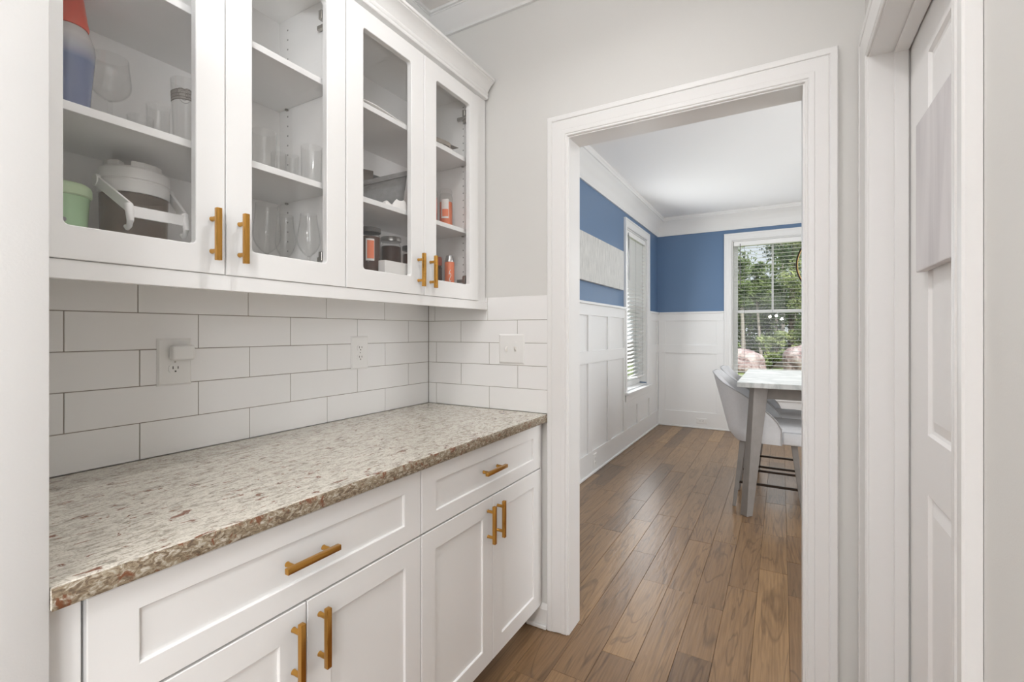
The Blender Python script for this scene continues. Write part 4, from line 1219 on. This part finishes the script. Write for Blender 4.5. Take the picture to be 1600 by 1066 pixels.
# ------------------------------------------------------------------ windows and blinds
def window(name, label, F, w, centre_bar=True):
    """F(a, depth outward, z) -> point."""
    t = thing(name, label, 'window', F((w['a0'] + w['a1']) / 2, 0.08, w['z0']), kind='structure')
    a0, a1, z0, z1 = w['a0'], w['a1'], w['z0'], w['z1']
    def bx(mb, u0, u1, d0, d1, c0, c1):
        p, q = F(u0, d0, c0), F(u1, d1, c1)
        mb.box(min(p[0], q[0]), max(p[0], q[0]), min(p[1], q[1]), max(p[1], q[1]), c0, c1)
    casing('window_frame', lambda a, z, p: F(a, -0.0005 - p, z), a0, a1, z0 + 0.001, z1, [(o_, p_ + 0.006) if 0 < i < len(CAS) - 1 else (o_, p_) for i, (o_, p_) in enumerate(CAS)], M_WAINS, t)
    mb = MB()
    g = 0.0006
    bx(mb, a0 + g, a0 + 0.014, 0.001, TH, z0 + 0.03, z1 - 0.014); bx(mb, a1 - 0.014, a1 - g, 0.001, TH, z0 + 0.03, z1 - 0.014)
    bx(mb, a0 + g, a1 - g, 0.001, TH, z1 - 0.0138, z1 - g)
    mb.build('window_jamb', M_VINYL, t)
    mb = MB(); bx(mb, a0 - 0.105, a1 + 0.105, -0.062, -0.0005, z0 - 0.024, z0); bx(mb, a0 + g, a1 - g, -0.0005, 0.10, z0 + 0.0006, z0 + 0.0008 + 0.014)
    mb.build('window_sill', M_WAINS, t, 0.003, 2)
    mb = MB(); bx(mb, a0 - 0.085, a1 + 0.085, -0.028, -0.0195, z0 - 0.100, z0 - 0.0245); bx(mb, a0 - 0.082, a1 + 0.082, -0.0195, -0.0042, z0 - 0.094, z0 - 0.0245)
    mb.build('sill_apron', M_WAINS, t, 0.002)
    zm = 1.519
    b0, b1 = a0 + 0.0145, a1 - 0.0145
    st = 0.046
    def sash(nm, d0, d1, c0, c1, rb, rt, bar):
        mb = MB()
        bx(mb, b0, b0 + st, d0, d1, c0, c1); bx(mb, b1 - st, b1, d0, d1, c0, c1)
        bx(mb, b0 + st, b1 - st, d0, d1, c0, c0 + rb); bx(mb, b0 + st, b1 - st, d0, d1, c1 - rt, c1)
        s = mb.build(nm, M_VINYL, t, 0.002)
        mb = MB(); dm = (d0 + d1) / 2
        bx(mb, b0 + st - .006, b1 - st + .006, dm - 0.002, dm + 0.002, c0 + rb - .006, c1 - rt + .006)
        mb.build('glass_pane', M_WPANE, s)
        if bar:
            mb = MB(); m_ = (b0 + b1) / 2
            bx(mb, m_ - 0.011, m_ + 0.011, d0 + 0.002, dm - 0.0025, c0 + rb, c1 - rt)
            mb.build('muntin', M_VINYL, s)
    sash('upper_sash', 0.112, 0.142, zm - 0.02, z1 - 0.0142, 0.040, 0.05, centre_bar)
    sash('lower_sash', 0.080, 0.110, z0 + 0.016, zm + 0.02, 0.060, 0.040, False)
    return t
F1 = lambda a, d, z: (DX - d, a, z)
F2 = lambda a, d, z: (a, DY + d, z)
window('window_1', 'white double-hung window in the left dining wall', F1, W1)
window('window_2', 'white double-hung window in the far dining wall looking onto woods', F2, W2)

def blind(name, label, F, w, zbot, tilt, side, npack=0):
    a0, a1, zt = w['a0'] + 0.020, w['a1'] - 0.020, w['z1'] - 0.016
    t = thing(name, label, 'blind', F((a0 + a1) / 2, 0.04, zt))
    def bx(mb, u0, u1, d0, d1, c0, c1):
        p, q = F(u0, d0, c0), F(u1, d1, c1)
        mb.box(min(p[0], q[0]), max(p[0], q[0]), min(p[1], q[1]), max(p[1], q[1]), c0, c1)
    mb = MB(); bx(mb, a0, a1, 0.006, 0.066, zt - 0.056, zt)
    mb.build('headrail', M_BLIND, t, 0.003, 2)
    pitch = 0.0445
    z = zt - 0.056 - 0.030
    first = None
    sw_ = 0.025
    mid = 0.040
    while z > zbot + 0.03:
        if first is None:
            mb = MB()
            c_, s_ = math.cos(tilt), math.sin(tilt)
            def pt(u, a, h): return F(a, mid + u * c_ - h * s_, z + u * s_ + h * c_)
            ls = []
            for a in (a0 + 0.004, a1 - 0.004):
                ls.append([pt(-sw_, a, -0.0007), pt(0, a, 0.0002), pt(sw_, a, -0.0007), pt(sw_, a, 0.0007), pt(0, a, 0.0018), pt(-sw_, a, 0.0007)])
            mb.loops(ls)
            o = mb.build('slat', M_BLIND, t)
            first = o; zf = z
        else:
            c = first.copy(); COL.objects.link(c); c.location = first.location + Vector((0, 0, z - zf))
        z -= pitch
    mb = MB(); bx(mb, a0 + 0.003, a1 - 0.003, mid - 0.024, mid + 0.024, zbot, zbot + 0.016)
    mb.build('bottom_rail', M_BLIND, t, 0.003, 2)
    for u in (0.14, 0.50, 0.86):
        mb = MB(); a = a0 + (a1 - a0) * u
        for d in (mid - 0.0262, mid + 0.0262):
            p, q = F(a, d, zbot + 0.010), F(a, d, zt - 0.05)
            mb.tube([p, q], 0.0009, 5)
        mb.build('ladder_cord', M_CORD, t)
    a = a0 + 0.075 if side < 0 else a1 - 0.075
    mb = MB(); mb.tube([F(a, 0.002, zt - 0.03), F(a, -0.004, zt - 0.10), F(a, -0.006, zt - 0.56)], 0.0042, 8)
    o = mb.build('tilt_wand', M_CORD, t); o['label'] = 'dark hanging tilt wand'
    return t
blind('window_blind', 'white slatted blind nearly closed in the left wall window', F1, W1, 0.715, R(-36), -1)
blind('window_blind', 'white slatted blind with open slats in the far window', F2, W2, 0.66, R(2), -1)

# ------------------------------------------------------------------ dining room pictures and outlets
mb = MB().box(DX + 0.001, DX + 0.036, 3.25, 4.852, 1.700, 2.108)
tag(mb.build('wall_canvas', M_CANVAS, None, 0.003, 2), 'wide silver white streaked canvas on the blue wall', 'painting')
duplex('wall_outlet', 'white upright outlet low on the left dining wall', lambda a, z, p: (DX + BF + 0.0006 + p, a, z), 4.01, 0.108, 0.080, 0.125)
duplex('wall_outlet', 'white sideways outlet low on the far dining wall', lambda a, z, p: (a, DY - BF - 0.0006 - p, z), -0.904, 0.100, 0.132, 0.070, turned=True)

# ------------------------------------------------------------------ table
TX0, TX1, TY0, TY1 = -0.268, 0.95, 3.545, 4.85
tb = thing('dining_table', 'counter-height dining table with white marble top and grey legs', 'table', ((TX0 + TX1) / 2, (TY0 + TY1) / 2, 0))
MB().box(TX0, TX1, TY0, TY1, 0.884, 0.918).build('table_top', M_MARBLE, tb, 0.003, 2)
mb = MB()
mb.box(TX0 + 0.12, TX1 - 0.12, TY0 + 0.13, TY0 + 0.155, 0.80, 0.8836); mb.box(TX0 + 0.12, TX1 - 0.12, TY1 - 0.155, TY1 - 0.13, 0.80, 0.8836)
mb.box(TX0 + 0.12, TX0 + 0.145, TY0 + 0.155, TY1 - 0.155, 0.80, 0.8836); mb.box(TX1 - 0.145, TX1 - 0.12, TY0 + 0.155, TY1 - 0.155, 0.80, 0.8836)
mb.build('apron', M_TWOOD, tb)
top = [(-0.193, 3.622), (-0.163, 3.585), (-0.078, 3.668), (-0.108, 3.700)]
bot = [(-0.250, 3.590), (-0.206, 3.555), (-0.172, 3.592), (-0.215, 3.625)]
cxm, cym = (TX0 + TX1) / 2, (TY0 + TY1) / 2
for sx in (1, -1):
    for sy in (1, -1):
        f = lambda p, z: (cxm + sx * (p[0] - cxm), cym + sy * (p[1] - cym), z)
        mb = MB().hexa([f(p, 0.0004) for p in bot], [f(p, 0.8836) for p in top])
        mb.build('leg', M_TWOOD, tb, 0.003, 2)

# ------------------------------------------------------------------ stools
def make_stool(yc, label):
    X0 = -0.10
    t = thing('counter_stool', label, 'chair', (X0, yc, 0), 'upholstered stools along the table')
    W_ = 0.225
    # plan of the shell at seat level, from the front of one arm round the back to the other arm
    def plan(u):
        """u in 0..1: point, outward normal and share of the way to the back (0 arm front, 1 back)."""
        L1, rc = 0.225, 0.115
        Lb = 2 * (W_ - rc)
        La = math.pi / 2 * rc
        tot = 2 * L1 + 2 * La + Lb
        s = u * tot
        xf = 0.00; xbk = xf - L1 - rc
        if s < L1: return Vector((xf - s, -W_)), Vector((0, -1)), s
        s -= L1
        if s < La:
            a = s / rc
            return Vector((xf - L1 - rc * math.sin(a), -W_ + rc - rc * math.cos(a))), Vector((-math.sin(a), -math.cos(a))), L1 + s
        s -= La
        if s < Lb: return Vector((xbk, -W_ + rc + s)), Vector((-1, 0)), L1 + La + min(s, Lb - s)
        s -= Lb
        if s < La:
            a = math.pi / 2 - s / rc
            return Vector((xf - L1 - rc * math.sin(a), W_ - rc + rc * math.cos(a))), Vector((-math.sin(a), math.cos(a))), L1 + La - s
        s -= La
        return Vector((xf - L1 + s, W_)), Vector((0, 1)), L1 - s
    nU, nV = 40, 8
    def shell(off0, off1):
        rows = []
        for j in range(nV + 1):
            row = []
            for i in range(nU + 1):
                p, nrm, q = plan(i / nU)
                k = max(0.0, min(1.0, q / 0.40))
                ztop = 0.585 + (0.948 - 0.585) * (k ** 0.72)
                if k > 0.80: ztop += 0.014 * math.sin((k - 0.80) / 0.20 * math.pi / 2)
                v_ = j / nV
                zb = 0.476 + 0.0 * k
                z = zb + (ztop - zb) * v_
                lean = 0.105 * max(0.0, (z - 0.53) / 0.40) * k ** 1.3
                tuck = -0.055 * max(0.0, (0.535 - z) / 0.06) ** 1.5 * k ** 1.5
                pos = Vector((p.x - lean * 1.0, p.y + nrm.y * 0.015 * max(0, (z - .55) / .4)))
                pos = pos + nrm * (off0 + tuck)
                row.append((pos.x, yc + pos.y, z))
            rows.append(row)
        return rows
    outer = shell(0.0, 0); inner = shell(-0.038, 0)
    mb = MB()
    nn = nU + 1
    vs = [p for r_ in outer for p in r_] + [p for r_ in inner for p in r_]
    K = nn * (nV + 1)
    fs = []
    for j in range(nV):
        for i in range(nU):
            a = j * nn + i
            fs.append((a, a + 1, a + nn + 1, a + nn))
            fs.append((K + a + 1, K + a, K + a + nn, K + a + nn + 1))
    for i in range(nU):
        a = nV * nn + i
        fs.append((a, a + 1, K + a + 1, K + a))
        fs.append((i + 1, i, K + i, K + i + 1))
    for j in range(nV):
        for i in (0, nU):
            a = j * nn + i
            fs.append((a, a + nn, K + a + nn, K + a))
    mb.add(vs, fs)
    b_ = mb.build('backrest', M_FABRIC, t, smooth=50)
    MB().tube([(x_, y_, z_ + 0.0015) for (x_, y_, z_) in [outer[nV][i] for i in range(nn)]] , 0.004, 6).build('piping', M_PIPING, b_, smooth=60)
    MB().tube([(x_ - 0.0005, y_, z_) for (x_, y_, z_) in [outer[j][0] for j in range(nV + 1)]], 0.0035, 6).build('piping', M_PIPING, b_, smooth=60)
    # seat: upholstered block in front with a domed top
    def rr_(x0, x1, hw, z, r=0.05, n=5):
        out = []
        for (cx_, cy_, a0_) in ((x1 - r, hw - r, 0), (x0 + r, hw - r, 90), (x0 + r, -hw + r, 180), (x1 - r, -hw + r, 270)):
            for i in range(n + 1):
                a = R(a0_ + 90 * i / n)
                out.append((cx_ + r * math.cos(a), yc + cy_ + r * math.sin(a), z))
        return out
    xb_, xf_ = -0.290, 0.185
    hw = 0.184
    mb = MB().loops([rr_(xb_, xf_, hw, 0.478), rr_(xb_, xf_, hw + .001, 0.54), rr_(xb_, xf_, hw, 0.582), rr_(xb_ + .006, xf_ - .012, hw - .006, 0.598), rr_(xb_ + .03, xf_ - .045, hw - .03, 0.609, 0.04), rr_(xb_ + .08, xf_ - .11, hw - .09, 0.614, 0.03)])
    st_ = mb.build('seat', M_FABRIC, t, smooth=45)
    MB().box(0.004, 0.180, yc - 0.222, yc + 0.222, 0.480, 0.566).build('seat_front', M_FABRIC, t, 0.012, 3, 45)
    # legs and foot rails
    for sx, xt_, xb2 in ((-1, -0.245, -0.300), (1, 0.075, 0.130)):
        for sy in (-1, 1):
            y0_, y1_ = yc + sy * 0.165, yc + sy * 0.196
            mb = MB().hexa([(xb2 - .011, y1_ - .011, .0004), (xb2 + .011, y1_ - .011, .0004), (xb2 + .011, y1_ + .011, .0004), (xb2 - .011, y1_ + .011, .0004)],
                           [(xt_ - .020, y0_ - .018, .4755), (xt_ + .020, y0_ - .018, .4755), (xt_ + .020, y0_ + .018, .4755), (xt_ - .020, y0_ + .018, .4755)])
            mb.build('leg', M_TWOOD, t, 0.003, 2)
    for sy in (-1, 1):
        yy = yc + sy * 0.1845
        o = MB().box(-0.268, 0.099, yy - 0.006, yy + 0.006, 0.168, 0.184).build('foot_rail', M_BRONZE, t)
        o['label'] = 'dark metal foot rail'
    o = MB().box(0.1035, 0.1155, yc - 0.172, yc + 0.172, 0.168, 0.184).build('foot_rail', M_BRONZE, t); o['label'] = 'dark metal foot rail'
    return t
s1 = make_stool(3.945, 'pale grey upholstered stool nearest the doorway')
s2 = copy_tree(s1, (0, 0.500, 0))
s2['label'] = 'pale grey upholstered stool behind the nearest one'

# ------------------------------------------------------------------ chandelier
CC = Vector((0.345, 4.2, 1.775))
chd = thing('chandelier', 'round dark and gold ring chandelier hanging above the marble table', 'chandelier', (CC.x, CC.y, CZ))
def ring_mesh(r0, r1, w, rot, n=56):
    prof = [(r0, -w), (r1, -w), (r1, w), (r0, w)]
    ls = []
    for i in range(n):
        a = 2 * math.pi * i / n
        ls.append([rot @ Vector((r * math.cos(a), z, r * math.sin(a))) + CC for r, z in prof])
    mb = MB(); mb.loops(ls + [ls[0]], True, False)
    return mb
for i, az in enumerate((0, 62, -58)):
    rot = Matrix.Rotation(R(az), 3, 'Z')
    k = 1 - i * 0.03
    o = ring_mesh(0.243 * k, 0.253 * k, 0.009, rot).build('ring', M_BRONZE, chd, smooth=40)
    ring_mesh(0.238 * k, 0.2428 * k, 0.008, rot).build('gold_lining', M_GOLDIN, o, smooth=40)
MB().tube([(CC.x, CC.y, CC.z + 0.252), (CC.x, CC.y, CZ - 0.02)], 0.006, 10).build('rod', M_BRONZE, chd)
MB().lathe([(0.065, 0.0), (0.065, 0.012), (0.05, 0.0195)], (CC.x, CC.y, CZ - 0.021), 28).build('ceiling_plate', M_BRONZE, chd, smooth=40)
MB().tube([(CC.x, CC.y, CC.z + 0.236), (CC.x, CC.y, CC.z - 0.06)], 0.006, 10).build('stem', M_BRONZE, chd)
for i in range(4):
    a = R(45 + 90 * i)
    p = CC + Vector((0.075 * math.cos(a), 0.075 * math.sin(a), -0.05))
    h_ = MB().tube([CC + Vector((0, 0, -0.055)), p + Vector((0, 0, -0.012)), p + Vector((0, 0, 0.0))], 0.005, 8)
    h_.tube([p, p + Vector((0, 0, 0.07))], 0.010, 12)
    hh = h_.build('candle_arm', M_BRONZE, chd, smooth=50)
    MB().lathe([(0.006, 0.0), (0.013, 0.016), (0.011, 0.034), (0.003, 0.055)], tuple(p + Vector((0, 0, 0.0705))), 14).build('bulb', M_BULB, hh, smooth=60)

# ------------------------------------------------------------------ outdoors
S(MB().box(-40, 40, DY + 0.2, 24.0, -0.55, -0.35).build('lawn', M_LAWN), 'sunny mown lawn outside the dining room windows', 'lawn')
S(MB().box(-40, 40, 24.001, 70.0, -0.55, -0.34).build('ground_woods', M_WOODSOIL), 'dark leaf-covered ground under the trees', 'ground')
S(MB().box(-40, -1.75, -10, DY + 0.2, -0.55, -0.35).build('lawn_side', M_LAWN), 'lawn beside the house seen past the left window', 'lawn')

def blob(c, rx, ry, rz, seed, n=14, rough=0.16):
    rnd = random.Random(seed)
    bm = bmesh.new()
    bmesh.ops.create_icosphere(bm, subdivisions=4, radius=1.0)
    ph = [rnd.random() * 6 for _ in range(6)]
    for v in bm.verts:
        d = v.co.normalized()
        k = 1 + rough * (math.sin(3 * d.x + ph[0]) * math.sin(2.6 * d.y + ph[1]) + 0.5 * math.sin(5.2 * d.z + ph[2] + 2 * d.x) + 0.35 * math.sin(9 * d.y + ph[3]) * math.sin(8 * d.x + ph[4]))
        q = d * k
        if q.z < -0.45: q.z = -0.45 - (q.z + 0.45) * 0.05
        v.co = Vector((q.x * rx, q.y * ry, q.z * rz))
    bm.verts.index_update()
    mb = MB(); mb.add([tuple(v.co + Vector(c)) for v in bm.verts], [[v.index for v in f.verts] for f in bm.faces]); bm.free()
    return mb
tag(blob((-1.55, 21.0, -0.06), 0.98, 0.75, 0.62, 3, rough=0.12).build('boulder', M_ROCK, None, smooth=60), 'pale sunlit boulder on the lawn, left side of the window view', 'boulder')
tag(blob((1.02, 21.6, 0.0), 0.95, 0.75, 0.86, 8, rough=0.12).build('boulder', M_ROCK, None, smooth=60), 'pinkish boulder on the lawn, right side of the window view', 'boulder')

def leaf_cloud(rnd, clumps, per, size):
    vs, fs = [], []
    for (cx_, cy_, cz_, r) in clumps:
        for _ in range(per):
            d = Vector((rnd.gauss(0, 1), rnd.gauss(0, 1), rnd.gauss(0, 1))).normalized() * (r * rnd.random() ** 0.45)
            p = Vector((cx_ + d.x, cy_ + d.y, cz_ + d.z * 0.75))
            a = Vector((rnd.gauss(0, 1), rnd.gauss(0, 1), rnd.gauss(0, 1))).normalized()
            b_ = a.orthogonal().normalized()
            s = size * (0.6 + 0.8 * rnd.random())
            k = len(vs)
            vs += [tuple(p - a * s), tuple(p + b_ * s * 0.5), tuple(p + a * s), tuple(p - b_ * s * 0.5)]
            fs.append((k, k + 1, k + 2, k + 3))
    mb = MB(); mb.v = vs; mb.f = fs
    return mb

def tree(label, x, y, h, tr, lean, leaf, bark, seed, crown_from=0.25, spread=1.7, per=90, nc=26, size=0.13, group=None, cr=0.45):
    rnd = random.Random(seed)
    t = thing('tree', label, 'tree', (x, y, -0.345), group)
    pts = [(x + lean * u * h + 0.10 * math.sin(3 * u + seed), y + 0.05 * math.sin(4 * u), -0.345 + h * 0.92 * u) for u in [i / 8 for i in range(9)]]
    mb = MB().tube(pts, [tr * (1 - 0.75 * i / 8) for i in range(9)], 9)
    mb.build('trunk', bark, t, smooth=60)
    mb = MB(); clumps = []
    for i in range(nc):
        u = crown_from + (1 - crown_from) * rnd.random()
        a = rnd.random() * 6.283
        rr = spread * (0.25 + 0.75 * rnd.random()) * (1.15 - 0.75 * abs(u - 0.55))
        bx_, bz_ = x + lean * u * h, -0.345 + h * 0.92 * u
        c = (bx_ + rr * math.cos(a), y + rr * math.sin(a), bz_ + 0.35 * rr)
        clumps.append((*c, cr * (0.8 + 0.6 * rnd.random())))
        if i % 2 == 0:
            mb.tube([(bx_, y, bz_ - 0.2), ((bx_ + c[0]) / 2, (y + c[1]) / 2, bz_ + 0.05), c], [tr * 0.28, tr * 0.18, tr * 0.06], 5)
    mb.build('branches', M_BARK2, t, smooth=60)
    o = leaf_cloud(rnd, clumps, per, size).build('foliage', leaf, t, recalc=False)
    o['kind'] = 'stuff'
    return t
TR = [('slim pale grey trunk at the left of the window view', -1.72, 25.2, 5.6, 0.12, 0.0, 0, M_BARK, 0.55, 0.32, 0.26),
      ('slim pale leaning trunk near the middle of the window view', -0.97, 26.7, 5.5, 0.09, -0.012, 0, M_BARK, 0.60, 0.32, 0.26),
      ('bright green tree above the pinkish boulder', 1.25, 25.8, 6.6, 0.10, 0.0, 2, M_BARK, 0.18, 0.95, 0.5),
      ('tall dark tree filling the upper right of the window view', 0.55, 29.3, 9.0, 0.18, 0.0, 1, M_BARK2, 0.22, 1.45, 0.75)]
for i, (lb, x, y, h, tr, ln_, lf, bk, cf, sp_, cr_) in enumerate(TR):
    tree(lb, x, y, h, tr, ln_, M_LEAF[lf], bk, 20 + i, cf, sp_, 110 if sp_ < 0.5 else 260, 30, 0.068, None, cr_)
# the mass of woods behind: nobody could count its trees
rnd = random.Random(77)
mbt = MB()
def wood_mass(n_, x0, x1, y0, y1, gap):
    cl = []
    for k_ in range(n_):
        x_, y_ = x0 + (x1 - x0) * rnd.random(), y0 + (y1 - y0) * rnd.random()
        top_ = 4.4 if gap and -2.4 < x_ < -0.3 else 8.2
        z_ = -0.2 + (top_ * rnd.random() ** 0.85 if k_ % 5 < 3 else 3.9 * rnd.random())
        cl.append((x_, y_, z_, 0.7 + 0.5 * rnd.random()))
    return leaf_cloud(rnd, cl, 170, 0.105)
for k_ in range(26):
    x_ = -7.5 + 16.0 * (k_ + rnd.random()) / 26
    y_ = 32.2 + 3.0 * rnd.random()
    h_ = 3.8 if -2.5 < x_ < -0.3 else 7.0
    mbt.tube([(x_, y_, -0.345), (x_ + 0.12, y_, h_ * 0.5), (x_ - 0.05, y_, h_)], [0.11, 0.08, 0.03], 7)
w_ = wood_mass(330, -8.0, 9.0, 32.0, 36.5, True).build('treeline', M_LEAF[0], None, recalc=False)
w2 = mbt.build('trunks', M_BARK, w_, smooth=60); w2['kind'] = 'stuff'
tag(w_, 'dense green woods filling the background beyond the lawn', 'woods', kind='stuff')
w_ = wood_mass(80, -16.0, -11.5, 9.0, 27.0, False).build('treeline', M_LEAF[0], None, recalc=False)
tag(w_, 'green woods on the left, glimpsed through the nearly closed blind', 'woods', kind='stuff')

def shrub(label, x, y, r, h, leaf, seed, group=None):
    rnd = random.Random(seed)
    t = thing('shrub', label, 'shrub', (x, y, -0.345), group)
    mb = MB()
    cl = []
    for i in range(14):
        a = rnd.random() * 6.283; q = r * rnd.random() ** 0.6; z = -0.3 + h * (0.15 + 0.8 * rnd.random())
        cl.append((x + q * math.cos(a), y + q * math.sin(a), z, 0.24))
        mb.tube([(x, y, -0.34), (x + q * 0.5 * math.cos(a), y + q * 0.5 * math.sin(a), (z - 0.34) / 2), cl[-1][:3]], [0.03, 0.02, 0.008], 5)
    mb.build('stems', M_BARK2, t)
    o = leaf_cloud(rnd, cl, 150, 0.060).build('foliage', leaf, t, recalc=False); o['kind'] = 'stuff'
shrub('bright green shrub between the two boulders', -0.42, 23.2, 0.55, 1.6, M_LEAF[2], 5)
shrub('leafy green shrub behind the pinkish boulder', 1.05, 23.9, 0.55, 2.0, M_LEAF[2], 6)
shrub('low green shrub behind the pale boulder', -1.95, 23.7, 0.5, 1.0, M_LEAF[0], 7)
